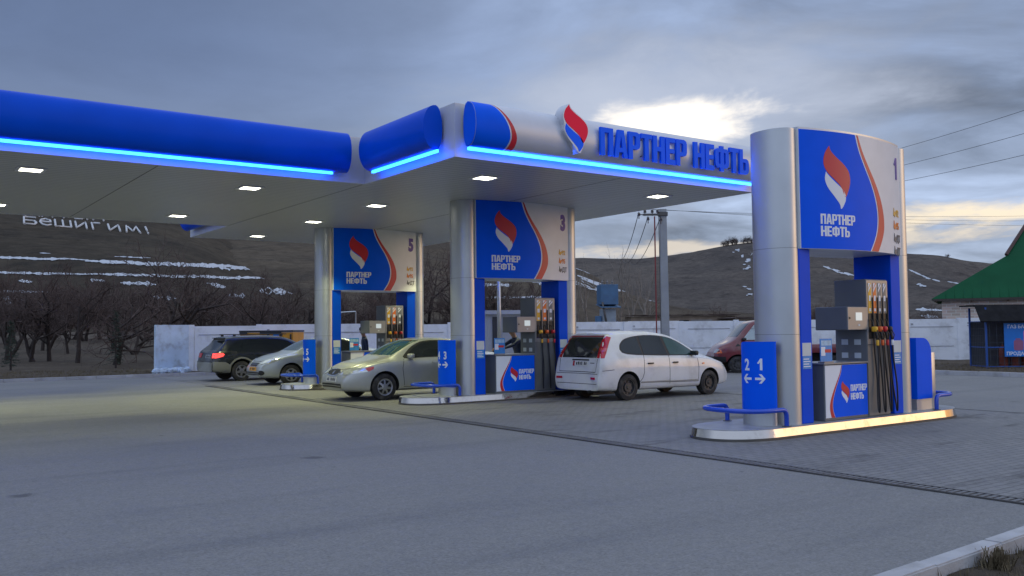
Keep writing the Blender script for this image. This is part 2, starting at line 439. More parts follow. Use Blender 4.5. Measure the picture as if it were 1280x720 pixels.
        c = mixc(mr(big, .35, .68, 0, 1), tint[0], tint[1])
        c = mixc(mr(gr, .48, .68, 0, .8, True), c, tint[2])
        c = mixc(1, c, mr(fine, .25, .75, .45, 1.55), 'MULTIPLY')
        L.new(c, b.inputs['Base Color']); b.inputs['Roughness'].default_value = 1; b.inputs['Specular IOR Level'].default_value = .1
        L.new(gr, bump.inputs['Height']); bump.inputs['Strength'].default_value = .6; bump.inputs['Distance'].default_value = 1.5
    return m
mASPH = ground_mat('asphalt', 'asphalt'); mPAVE = ground_mat('paving', 'pavers'); mSOIL = ground_mat('soil', 'soil'); mHILL = ground_mat('hill_grass', 'hill'); mHILLB = ground_mat('hill_spur', 'hill', ((.062, .050, .039), (.105, .084, .060), (.040, .034, .030))); mHILLC = ground_mat('hill_hazed', 'hill', ((.076, .066, .061), (.118, .100, .086), (.044, .039, .038)))  # last one: far hill's brown with distance haze put into its greyer tint
mCONC = M('kerb_concrete', (.40, .40, .41), .8, var=.18, scale=2, dirt=(.2, .19, .18), dscale=2.5, bump=.3)
def kerb_y(x): return 3.54 + .058 * (x - 5.49)
def sheet(name, pts, z, mat):
    b = B(); b.quad([(x, y, z) for x, y in pts]); o = b.build(name, mat); tag(o, kind='structure'); return o
tag(B_o := sheet('ground', [(-3000, -3000), (3000, -3000), (3000, 3000), (-3000, 3000)], -.13, mSOIL))
LOTX, LOTY = 29.3, 36.2
sheet('forecourt_asphalt', [(-70, kerb_y(-70)), (60, kerb_y(60)), (60, LOTY), (-70, LOTY)], 0, mASPH)
sheet('paving', [(8.91, kerb_y(8.9) + .02), (17.45, kerb_y(17.4) + .02), (17.45, 35.8), (8.91, 35.8)], .005, mPAVE)
b = B(); b.box(17.45, 17.56, 4.4, 35.8, -.05, .007); tag(b.build('expansion_joint', M('joint_tar', (.05, .05, .05), .7)), kind='structure')
# foreground strip of soil below the kerb
def strip_soil():
    b = B(); nx, ny = 90, 26
    P = []
    for i in range(nx + 1):
        for j in range(ny + 1):
            x = -3 + 20 * i / nx; yk = kerb_y(x) - .16; y = yk - 6 * j / ny
            zz = -.085 + .045 * noise.fractal(Vector((x * 1.7, y * 1.7, 3)), 1, 2, 5) + .03 * noise.noise(Vector((x * 7, y * 7, 1)))
            P.append(b.bm.verts.new((x, y, zz)))
    for i in range(nx):
        for j in range(ny):
            a = i * (ny + 1) + j; b.bm.faces.new((P[a], P[a + 1], P[a + ny + 2], P[a + ny + 1]))
    tag(b.build('soil', mSOIL, smooth=True), kind='structure')
strip_soil()
def kerb_run(p, q, w, z0, z1, seg=1.0):
    """kerb stones from p to q, w to the left"""
    b = B(); p, q = Vector((*p, 0)), Vector((*q, 0)); d = (q - p); Ln = d.length; d.normalize(); n = Vector((-d.y, d.x, 0))
    k = int(Ln / seg)
    for i in range(k):
        a = p + d * (seg * i + .004); c = p + d * (seg * (i + 1) - .004); e = random.uniform(-.006, .006)
        pts = [a, c, c + n * w, a + n * w]
        lo = [(v.x, v.y, z0) for v in pts]; hi = [(v.x, v.y, z1 + e) for v in pts]
        f0 = len(b.bm.edges)
        b.loft([lo, hi])
    bmesh.ops.bevel(b.bm, geom=[e for e in b.bm.edges if min(v.co.z for v in e.verts) > z0 + .02], offset=.012, segments=2, affect='EDGES')
    return tag(b.build('kerb', mCONC), kind='structure')
kerb_run((-8, kerb_y(-8) - .15), (60, kerb_y(60) - .15), .15, -.3, .02)
kerb_run((LOTX, 5.2), (LOTX, 21.0), -.18, -.1, .14)
kerb_run((-40, LOTY), (14, LOTY), .16, -.1, .12)
# land beyond the kerbs
def verge():
    b = B()
    def h(x, y):
        d = y - LOTY
        z = .09 + .05 * noise.fractal(Vector((x * .5, y * .5, 0)), 1, 2, 4)
        if d > 6: z += (d - 6) * .024
        return z
    def grid(x0, x1, nx, ys):
        P = [[b.bm.verts.new((x0 + (x1 - x0) * i / nx, y, h(x0 + (x1 - x0) * i / nx, y))) for y in ys] for i in range(nx + 1)]
        for i in range(nx):
            for j in range(len(ys) - 1): b.bm.faces.new((P[i][j], P[i + 1][j], P[i + 1][j + 1], P[i][j + 1]))
    ys = [LOTY + .16 + .35 * i for i in range(40)] + [LOTY + 14.5 + 2.5 * 1.12 ** i * 1 for i in range(34)]
    grid(-60, 60, 220, sorted(ys))
    def h2(x, y): return .1
    P = [[b.bm.verts.new((LOTX + .19 + 60 * i / 60, 3 + 33.2 * j / 50, .085 + .05 * noise.fractal(Vector((i * .6, j * .6, 0)), 1, 2, 4))) for j in range(51)] for i in range(61)]
    for i in range(60):
        for j in range(50):
            if i < 8 and j > 27: continue
            b.bm.faces.new((P[i][j], P[i + 1][j], P[i + 1][j + 1], P[i][j + 1]))
    tag(b.build('dirt_verge', mSOIL, smooth=True), kind='structure')
verge()
# drainage channel with its grating
def drain():
    y0, y1 = 3.9, 28.6
    r = empty('drain_channel', (8.78, y0, 0)); tag(r, 'long dark slotted drain grating between asphalt and block paving', 'drain')
    b = B(); b.box(-.12, .12, 0, y1 - y0, -.25, .003); b.build('channel_bed', M('drain_dark', (.012, .012, .012), .9), r)
    b = B()
    n = int((y1 - y0) / .075)
    for i in range(n):
        yy = .01 + i * .075; b.box(-.09, .09, yy, yy + .045, .004, .014)
    b.build('grating', M('cast_iron', (.15, .15, .155), .6, metal=.3, var=.3), r)
    for x in (-.12, .09):
        b = B(); b.box(x, x + .03, 0, y1 - y0, .0035, .017); b.build('frame_rail', M('cast_iron_rail', (.085, .08, .08), .6, metal=.3, var=.3), r)
drain()

# ------------------------------------------------------------------ canopy
SZ = 4.67                                       # soffit height
def soffit_mat():
    m = bpy.data.materials.new('soffit_slats'); m.use_nodes = True
    nt = m.node_tree; N = nt.nodes; L = nt.links; b = N['Principled BSDF']
    tc = N.new('ShaderNodeTexCoord'); sx = N.new('ShaderNodeSeparateXYZ'); L.new(tc.outputs['Object'], sx.inputs[0])
    q = N.new('ShaderNodeMath'); q.operation = 'FRACT'; d = N.new('ShaderNodeMath'); d.operation = 'MULTIPLY'; d.inputs[1].default_value = 5.0
    L.new(sx.outputs[1], d.inputs[0]); L.new(d.outputs[0], q.inputs[0])
    g = N.new('ShaderNodeMapRange'); L.new(q.outputs[0], g.inputs[0]); g.inputs[1].default_value = .90; g.inputs[2].default_value = .93
    ns = N.new('ShaderNodeTexNoise'); ns.inputs['Scale'].default_value = .5; ns.inputs['Detail'].default_value = 5; L.new(tc.outputs['Object'], ns.inputs['Vector'])
    mx = N.new('ShaderNodeMix'); mx.data_type = 'RGBA'; L.new(g.outputs[0], mx.inputs[0])
    c = N.new('ShaderNodeMix'); c.data_type = 'RGBA'; L.new(ns.outputs['Fac'], c.inputs[0]); c.inputs[6].default_value = (.50, .51, .50, 1); c.inputs[7].default_value = (.60, .61, .60, 1)
    L.new(c.outputs[2], mx.inputs[6]); mx.inputs[7].default_value = (.10, .10, .10, 1); L.new(mx.outputs[2], b.inputs['Base Color'])
    bp = N.new('ShaderNodeBump'); bp.invert = True; L.new(g.outputs[0], bp.inputs['Height']); bp.inputs['Strength'].default_value = .5; bp.inputs['Distance'].default_value = .01
    L.new(bp.outputs[0], b.inputs['Normal']); b.inputs['Roughness'].default_value = .38; b.inputs['Metallic'].default_value = .2
    return m
mSOFF = soffit_mat()
mLED = M('led_strip', (.1, .3, .9), .4, emit=(.010, .11, 1.0), es=15, var=0)
mLAMP = M('lamp_lens', (.9, .9, .85), .3, emit=(1.0, .97, .78), es=9.0, var=0)
mBACK = M('fascia_back', (.56, .57, .60), .45, metal=.15, var=.05)
def canopy():
    r = empty('gas_station_canopy', (12, 21, 0))
    tag(r, 'large flat filling station canopy with rounded blue fascia and glowing blue edge light', 'canopy')
    O = Vector((-12, -21, 0))
    def loc(o): o.location = O; return o
    T = .07
    cross = [(-8, 16.8), (8.31, 16.8), (8.31, 13.3), (16.2, 13.3), (16.2, 29.05), (8.31, 29.05), (8.31, 25.62), (-8, 25.62)]
    b = B()
    for x0, x1, y0, y1 in ((-8, 8.385, 16.8 + T, 25.62 - T), (8.385, 16.2 - T, 13.3 + T, 29.05 - T)):
        b.box(x0, x1, y0, y1, SZ + .004, SZ + .05)
    loc(b.build('soffit', mSOFF, r))
    b = B()
    for x0, x1, y0, y1 in ((-8, 8.38, 16.9, 25.5), (8.39, 16.1, 13.4, 28.95)): b.box(x0, x1, y0, y1, 5.45, 5.5)
    loc(b.build('roof', M('roof_sheet', (.3, .3, .3), .7), r))
    # dark joints in the soffit
    b = B()
    for x, y0, y1 in ((4.26, 16.9, 25.5), (8.31, 16.9, 25.5), (12.33, 13.4, 28.9), (.2, 16.9, 25.5)): b.box(x - .008, x + .008, y0, y1, SZ + .0015, SZ + .02)
    loc(b.build('soffit_joint', M('joint_dark', (.05, .05, .05), .7), r))
    # fascia: flat silver back, rounded cover in front, light strip below the cover
    def run(p, q, c0, c1, l0, l1, cut=(0, 0), mat=None, led=True):
        mat = mat or M('fascia_blue', (.0004, .074, .62), .36, var=.08, scale=1.2, spec=.11)
        p, q = Vector((*p, 0)), Vector((*q, 0)); d = (q - p); Ln = d.length; d.normalize(); n = Vector((d.y, -d.x, 0))
        P = lambda s, o, z: tuple(p + d * s + n * o + Vector((0, 0, z)))
        b = B(); ring = lambda s: [P(s, 0, SZ), P(s, -T, SZ), P(s, -T, 5.62), P(s, 0, 5.62)]
        b.loft([ring(cut[0]), ring(Ln - cut[1])]); loc(b.build('fascia_back', mBACK, r))
        zc, hh = 5.225, .40
        arc = []
        for i in range(17): a = -pi / 2 + pi * i / 16; arc.append((.17 + .26 * cos(a) ** .9 if abs(cos(a)) > 1e-6 else .17, zc + hh * sin(a)))
        for i in range(1, 8): a = pi / 2 + pi * i / 8; arc.append((.17 + .13 * cos(a), zc + hh * sin(a)))
        b = B(); ss = [c0 + (Ln - c0 - c1) * i / 24 for i in range(25)]
        b.loft([[P(s, o, z) for o, z in arc] for s in ss])
        cov = loc(b.build('fascia_cover', mat, r, ang=40))
        if led:
            b = B(); ring = lambda s: [P(s, o, z) for o, z in ((.20, 4.775), (.20, 4.822), (.155, 4.826), (.155, 4.775))]
            b.loft([ring(l0), ring(Ln - l1)]); loc(b.build('led_strip', mLED, r))
        return cov, P
    fr, P = run((8.31, 13.3), (16.2, 13.3), .16, .12, .16, .30, mat=mPANEL)
    run((-8, 16.8), (8.308, 16.8), .2, .49, .2, .79)
    run((8.31, 16.8 + T), (8.31, 13.3 + T), .68, .28, .78, .22)
    run((16.2, 13.3 + T), (16.2, 29.05), .3, .3, .3, .3, cut=(0, 0))
    run((16.2 - T, 29.05), (8.31, 29.05), .3, .3, .3, .3)
    run((8.31, 29.05 - T), (8.31, 25.62 - T), .25, .4, .25, .4, led=False)
    run((8.31 - T, 25.62), (-8, 25.62), .4, .2, .4, .2)
    # printed end of the front cover: blue field, red sickle
    def front(u, v, w):
        s = max(-1, min(1, (v - 5.225) / .40)); c = max(.0, 1 - s * s) ** .5
        return (u, 13.3 - (.17 + .26 * c ** .9) - w, v)
    vs = [4.83 + .79 * i / 12 for i in range(13)]
    def bnd(o): return [(8.88 + o * (.35 + .65 * ((5.62 - v) / .79 if v > 5.1 else (5.1 - 4.83 + .39) / .79 * 1.0)) + .33 * (1 - abs((v - 5.02) / .60) ** 1.7), v) for v in vs]
    e0 = bnd(0); e1 = [(x + .035, v) for x, v in e0]; e2 = [(x + .035 + .13 * (1 - ((v - 4.83) / .79)) + .012, v) for x, v in e0]
    lay(shape2d([[(8.475, 4.83)] + e0 + [(8.475, 5.62)]]), front, 'blue_print', mBLUE, fr, t=.004, du=.05, smooth=True)
    lay(shape2d([e1 + e2[::-1]]), front, 'red_stripe', mRED, fr, t=.004, du=.05, smooth=True)
    b = B(); arc = [(front(0, v, 0)[1], v) for v in [4.826 + .798 * i / 16 for i in range(17)]] + [(13.13 + .13 * cos(pi / 2 + pi * i / 8) * -1 * -1 if False else 13.13 - .13 * cos(pi / 2 + pi * i / 8), 5.225 + .40 * sin(pi / 2 + pi * i / 8)) for i in range(1, 8)]
    b.loft([[(x, y, z) for y, z in arc] for x in (8.458, 8.468)]); b.build('blue_end', mBLUE, fr)
    # raised letters
    xy = lambda u, v, w: (u, 12.84 - w, v)
    mLET = M('letter_blue', (.002, .125, 1.0), .45, var=.03, spec=.12)
    mSIDE = M('letter_side', (.16, .20, .30), .5)
    for txt, x0, x1 in (('ПАРТНЕР', 11.24, 13.56), ('НЕФТЬ', 13.77, 15.46)):
        h = .53; sx = (x1 - x0) / word_width(txt, h, 1); ls, _ = word2d(txt, h, sx, x0, 4.93)
        for sh in ls:
            o = loc(lay(shape2d(sh), xy, 'letter', [mLET], r, t=.03, back=-.02))
            xs = [p[0] for p in sh[0][0]]
            for z in (5.02, 5.34):
                b = B(); b.tube([(min(xs) + .05, 12.85, z), (min(xs) + .05, 13.2, z)], .01, 6); b.build('letter_pin', mDARKSTEEL, o)
    # flame emblem box
    ex, ez, ew, eh = 10.34, 4.92, .56, .85
    out = catmull([(.22, 1.02), (.04, .89), (-.04, .72), (.02, .56), (.02, .42), (.17, .27), (.40, .12), (.62, -.03), (.74, .04), (.84, .18), (.95, .28), (1.04, .44), (.99, .61), (.78, .74), (.48, .85), (.30, .94), (.22, 1.02)], 3)[:-1]
    eb = loc(lay(shape2d([[(ex + u * ew, ez + v * eh) for u, v in out]]), lambda u, v, w: (u, 12.80 - w, v), 'emblem_box', mPANEL, r, t=0, back=-.24))
    mER = M('emblem_red', (.95, .018, .06), .45, var=.03, spec=.12); mEB = M('emblem_blue', (.002, .125, 1.0), .45, var=.03, spec=.12)
    lay(shape2d([[(ex - .0 + u * ew, ez + v * eh) for u, v in out]]), lambda u, v, w: (u, 12.797 - w, v), 'emblem_face', mWHITE, eb, t=.012, back=0)
    A, C = flame(ex, ez, ew, eh)
    lay(shape2d([A]), lambda u, v, w: (u, 12.785 - w, v), 'red_leaf', mER, eb, t=.006)
    lay(shape2d([C]), lambda u, v, w: (u, 12.785 - w, v), 'blue_leaf', mEB, eb, t=.006)
    # lamps let into the soffit
    spots = [(x, y) for x in (9.95, 14.7) for y in (14.82, 19.5, 23.25, 27.6)] + [(x, y) for x in (6.49, 2.42, -1.65, -5.7) for y in (18.45, 23.8)]
    ld = bpy.data.lights.new('canopy_lamp', 'SPOT'); ld.energy = 430; ld.spot_size = radians(100); ld.spot_blend = .35; ld.color = (.98, 1, .50); ld.shadow_soft_size = .18
    ld2 = ld.copy(); ld2.energy = 150
    fm = None
    for x, y in spots:
        if fm is None:
            b = B()
            for q in ((-.24, .24, -.24, -.18), (-.24, .24, .18, .24), (-.24, -.18, -.18, .18), (.18, .24, -.18, .18)): b.box(*q, -.022, .01)
            o = b.build('ceiling_light', mWHITE, r); fm = o.data
            b = B(); b.box(-.18, .18, -.18, .18, -.010, .008); l = b.build('lens', mLAMP, o); lm = l.data
        else:
            o = link('ceiling_light', fm, None, r); l = link('lens', lm, None, o)
        o.location = Vector((x, y, SZ)) + O
        lo = bpy.data.objects.new('lamp_light', ld2 if y < 19 else ld); COL.objects.link(lo); lo.parent = o; lo.location = (0, 0, -.06)
    return r
canopy()

# ------------------------------------------------------------------ pump portals, islands, dispensers
def sup(t, a, b, n=2.4):
    c, s = cos(t), sin(t); return (a * math.copysign(abs(c) ** (2 / n), c), b * math.copysign(abs(s) ** (2 / n), s))
def portal(x, y, num, ztop, rows, label):
    r = empty('pump_portal', (x, y, 0)); tag(r, label, 'portal sign', 'column and sign portals over the pump islands')
    for cx in (-1.47, 1.52):
        b = B(); ring = [(lambda p: (p[0], p[1] - .13))(sup(2 * pi * k / 48, .25, .375, 2.2)) for k in range(48)]
        b.loft([[(cx + u, v, z) for u, v in ring] for z in (.168, 1.4, 2.85, ztop)])
        c = b.build('column', mALU, r, ang=35)
        b = B()
        for z in (1.53, 2.855): b.loft([[(cx + u * 1.002, v * 1.001, z + e) for u, v in ring] for e in (0, .006)])
        b.build('joint_ring', M('column_joint', (.2, .2, .2), .5, metal=.6), c)
    zt = ztop
    yb = lambda u: .53 + .215 * (1 - (u / 1.37) ** 2)
    us = [-1.37 + 2.74 * i / 28 for i in range(29)]
    out = [(u, -yb(u)) for u in us] + [(u, yb(u) - .29) for u in reversed(us)]
    b = B(); b.loft([[(u, v, z) for u, v in out] for z in (2.85, zt)])
    sp = b.build('sign_panel', mWHITE, r, ang=35)
    f = lambda u, v, w: (u, -yb(u) - w, v)
    H = zt - 2.85
    def uv(u, v): return (-1.37 + 2.74 * u, zt - H * v)          # v measured downwards
    edge = catmull([(.425, 0), (.455, .13), (.505, .26), (.56, .38), (.605, .5), (.632, .62), (.636, .74), (.612, .86), (.55, 1.0)], 4)
    wid = lambda v: .012 + .062 * min(1, v * 1.25)
    lay(shape2d([[uv(0.004, 0.003)] + [uv(a, min(.997, max(.003, c))) for a, c in edge] + [uv(.004, .997)]]), f, 'blue_print', mBLUE, sp, du=.1, smooth=True)
    g = [(a + .014, c) for a, c in edge]; g2 = [(a + .014 + wid(c), c) for a, c in edge]
    lay(shape2d([[uv(a, min(.997, max(.003, c))) for a, c in g + g2[::-1]]]), f, 'red_stripe', mRED, sp, du=.1, smooth=True)
    ff = lambda u, v, w: f(u, v, w + .004)
    A, C = flame(-1.37 + 2.74 * .165, zt - H * .655, 2.74 * .205, H * .53)
    lay(shape2d([A]), ff, 'red_flame', mRED, sp, du=.1, smooth=True); lay(shape2d([C]), ff, 'white_flame', mTXTW, sp, du=.1, smooth=True)
    bm = bmesh.new(); h = H * .086
    for txt, v, u1 in (('ПАРТНЕР', .79, .405), ('НЕФТЬ', .892, .355)):
        w = 2.74 * (u1 - .135); ls, _ = word2d(txt, h, w / word_width(txt, h, 1, .05), -1.37 + 2.74 * .135, zt - H * v, .05)
        for sh in ls: shape2d(sh, bm)
    lay(bm, ff, 'lettering', mTXTW, sp, du=.1)
    nx, nz, nh = -1.37 + 2.74 * .925, zt - H * .315, H * .20
    nbm = shape2d([[(nx - .09, nz + nh * .68), (nx + .0, nz + nh), (nx + .055, nz + nh), (nx + .055, nz), (nx - .02, nz), (nx - .02, nz + nh * .78), (nx - .06, nz + nh * .62)]]) if num == 1 else text2d(str(num), nh, .06, .78, 'CENTER', nx, nz)
    lay(nbm, ff, 'pump_number', mPURPLE, sp, du=.1)
    for i, (txt, m) in enumerate(rows):
        vb = .655 + .115 * i
        bm = text2d(txt, H * .062, .025, .85, 'LEFT', -1.37 + 2.74 * .905, zt - H * vb)
        x0, z0, q = -1.37 + 2.74 * .86, zt - H * vb, H * .075
        shape2d([[[(x0, z0 + q * .1), (x0 + q * .5, z0 - q * .1), (x0 + q * .85, z0 + q * .25), (x0 + q * .85, z0 + q * .65), (x0 + q * .45, z0 + q * .45), (x0 + q * .2, z0 + q)]]], bm)
        lay(bm, ff, 'fuel_grade', m, sp, du=.1)
    for x0, x1 in ((-1.385, -1.11), (1.07, 1.345)):
        b = B(); b.box(x0, x1, -.502, .20, .168, 2.852, .012)
        l = b.build('blue_cladding', mBLUED, r)
        b = B(); b.box(x0 + .03, x1 - .03, -.505, -.498, 1.20, 1.40); b.build('white_notice', mSTICK, l)
        b = B(); b.box(x0 + .03, x1 - .03, -.505, -.498, 1.0, 1.197); b.build('blue_notice', mLBLUE, l)
        b = B()
        for k in range(4): b.box(x0 + .05, x1 - .06 - .03 * (k % 2), -.506, -.497, 1.03 + .038 * k, 1.045 + .038 * k)
        b.build('notice_print', mTXTW, l)
    if zt > 4.68:
        b = B(); b.loft([[(u * .995, v * .99, z) for u, v in out] for z in (zt + .001, zt + .03)]); b.build('cap_flashing', mALU, r)
    return r
GY, GO, GG = M('grade_yellow', (.70, .40, .05), .4), M('grade_orange', (.75, .22, .03), .4), M('grade_grey', (.12, .12, .13), .4)
ISL = [(13.05, 9.25, 1, 4.71, [('92', GY), ('95', GO), ('ДТ', GG), ('ДТ', GG)], 'free standing pump portal with number 1, nearest of the three, outside the canopy'),
       (12.83, 18.0, 3, SZ + .002, [('92', GY), ('95', GO), ('ДТ', GG)], 'pump portal with number 3 under the canopy, beside the white minivan'),
       (12.40, 24.88, 5, SZ + .002, [('92', GY), ('95', GO), ('ДТ', GG)], 'pump portal with number 5, farthest of the three, between two silver sedans')]
for x, y, n, zt, rows, lb in ISL: portal(x, y, n, zt, rows, lb)

def stadium(x0, x1, hw, el=.95, n=14, off=0.0):
    P = []
    for k in range(n + 1):
        t = -pi / 2 + pi * k / n; u, v = sup(t, el + off, hw + off, 2.3); P.append((x1 - el + u, v))
    for k in range(n + 1):
        t = pi / 2 + pi * k / n; u, v = sup(t, el + off, hw + off, 2.3); P.append((x0 + el + u, v))
    return P
def island():
    r = empty('pump_island', (0, 0, 0))
    b = B(); b.loft([[(u, v, z) for u, v in stadium(-3.0, 3.25, .64, off=.034)] for z in (0.002, .042)]); b.build('base_strip', mDARKSTEEL, r, ang=40)
    b = B(); b.loft([[(u, v, z) for u, v in stadium(-3.0, 3.25, .64, n=28, off=.022 * (.160 - z) / .124)] for z in (.042, .08, .12, .160)]); b.build('steel_skirt', mCHROME, r, ang=40)
    b = B(); b.loft([[(u, v, z) for u, v in stadium(-3.0, 3.25, .64, off=.006)] for z in (.160, .168)]); b.build('deck', mDECK, r)
    return r
def rail(s):
    r = empty('guard_rail', (0, 0, 0))
    zr = .42; R = .57
    pts = [(0, -R, .168), (0, -R, zr - .09)] + [(-.09 * (1 - cos(a)), -R, zr - .09 + .09 * sin(a)) for a in (pi / 6, pi / 3, pi / 2)]
    for k in range(1, 16):
        t = -pi / 2 - pi * k / 16; u, v = sup(t, .50, R, 2.6); pts.append((-.28 + u, v, zr))
    pts += [(p[0], -p[1], p[2]) for p in reversed(pts[:5])]
    pts = [(p[0] * s, p[1], p[2]) for p in pts]
    b = B(); b.tube(pts, .036, 12); b.build('tube', M('rail_blue', (.006, .06, .50), .25, var=.08, coat=.4), r, ang=60)
    b = B()
    for y in (-R, R): b.lathe([(.07, .167), (.07, .176), (.04, .18)], 'Z', (0, y, 0), 16)
    b.build('foot_plate', mDARKSTEEL, r, ang=40)
    return r
def lane_sign(s, txt=None):
    """half-round sign standing at the end of an island, s=-1 approach side, s=+1 exit side"""
    r = empty('lane_sign', (0, 0, 0))
    a_, b_ = (.22, .31) if s < 0 else (.50, .33)
    P = lambda t, k=1.0: (s * a_ * k * cos(t), b_ * k * sin(t))
    ts = [-pi / 2 + pi * i / 30 for i in range(31)]
    b = B(); b.loft([[(*P(t, .965), z) for t in ts] for z in (.168, 1.22)]); b.build('pedestal', mALU, r, ang=40)
    zt = lambda t: 1.43 - .22 * max(0, (t - .2) / 1.37) ** 3
    tt = ts if s < 0 else [t for t in ts if abs(t) > .42]
    parts = [tt] if s < 0 else [[t for t in tt if t < 0], [t for t in tt if t > 0]]
    for q in parts:
        b = B(); lo, hi, lo2, hi2 = [], [], [], []
        for t in q:
            x, y = P(t); xi, yi = P(t, .97); lo.append((x, y, .36)); hi.append((x, y, zt(t))); lo2.append((xi, yi, .36)); hi2.append((xi, yi, zt(t)))
        b.loft([lo, hi, hi2, lo2, lo], closed=False, cap=False)
        b.build('blue_plate', mBLUE, r, ang=40)
    b = B(); ring = [b.bm.verts.new((*P(t, .975), zt(t) - .004)) for t in ts]; ctr = b.bm.verts.new((0, 0, 1.42))
    for i in range(len(ring) - 1): b.bm.faces.new((ring[i], ring[i + 1], ctr))
    b.build('top_cover', mBLUE, r, smooth=True)
    if txt:
        def f(u, v, w):
            t = (u - .05) / .33; x, y = P(t); n = Vector((x / a_ ** 2, y / b_ ** 2, 0)).normalized(); return (x + n.x * w, y + n.y * w, v)
        # seen from outside, left to right runs from +y to -y
        g = lambda u, v, w: f(-u, v, w)
        bm = text2d(txt[0], .175, .028, .9, 'CENTER', -.125, 1.0); lay(bm, g, 'digit', mTXTW, r, du=.03)
        bm = shape2d([[(.075, 1.105), (.13, 1.175), (.165, 1.175), (.165, 1.0), (.122, 1.0), (.122, 1.12), (.10, 1.095)]]) if txt[1] == '1' else text2d(txt[1], .175, .028, .9, 'CENTER', .125, 1.0); lay(bm, g, 'digit', mTXTW, r, du=.03)
        for k in (-1, 1):
            A = [(.09, 0), (.02, .07), (-.025, .07), (.025, .018), (-.09, .018), (-.09, -.018), (.025, -.018), (-.025, -.07), (.02, -.07)]
            bm = shape2d([[(k * .125 + k * u, .87 + v) for u, v in A]]); lay(bm, g, 'arrow', mTXTW, r, du=.03)
    return r
EXITS = []
i0 = island(); r0 = rail(1); r1 = rail(-1)
sfx = {1: 'number 1', 3: 'number 3', 5: 'number 5'}
wh = {1: 'nearest pump island, outside the canopy', 3: 'middle pump island, beside the silver sedan with amber side lamps', 5: 'farthest pump island, under the far end of the canopy'}
for k, (x, y, n, *_r) in enumerate(ISL):
    o = i0 if k == 0 else copy_tree(i0); o.location = (x + (.3 if n == 5 else 0), y, 0)
    tag(o, {1: 'long raised island with polished steel skirt under portal 1, catching golden sunset light', 3: 'raised steel skirted island under portal 3 beside the white minivan', 5: 'raised steel skirted island under portal 5, farthest back'}[n], 'pump island', 'raised pump islands')
    a = r0 if k == 0 else copy_tree(r0); a.location = (x - 1.86, y, 0)
    tag(a, 'blue bent tube guard rail in front of the lane sign reading ' + {1: '2 1', 3: '4 3', 5: '6 5'}[n], 'guard rail', 'blue tube guard rails at the island ends')
    c = r1 if k == 0 else copy_tree(r1); c.location = (x + 2.25, y, 0)
    tag(c, 'blue tube guard rail at the far exit end of the island with portal ' + str(n), 'guard rail', 'blue tube guard rails at the island ends')
    s = lane_sign(-1, {1: '21', 3: '43', 5: '65'}[n]); s.location = (x - 1.86, y - .10, 0)
    tag(s, 'rounded blue lane sign with white digits %s and two arrows' % {1: '2 1', 3: '4 3', 5: '6 5'}[n], 'lane sign', 'blue lane signs at the island ends')
    EXITS.append((x, y, n))

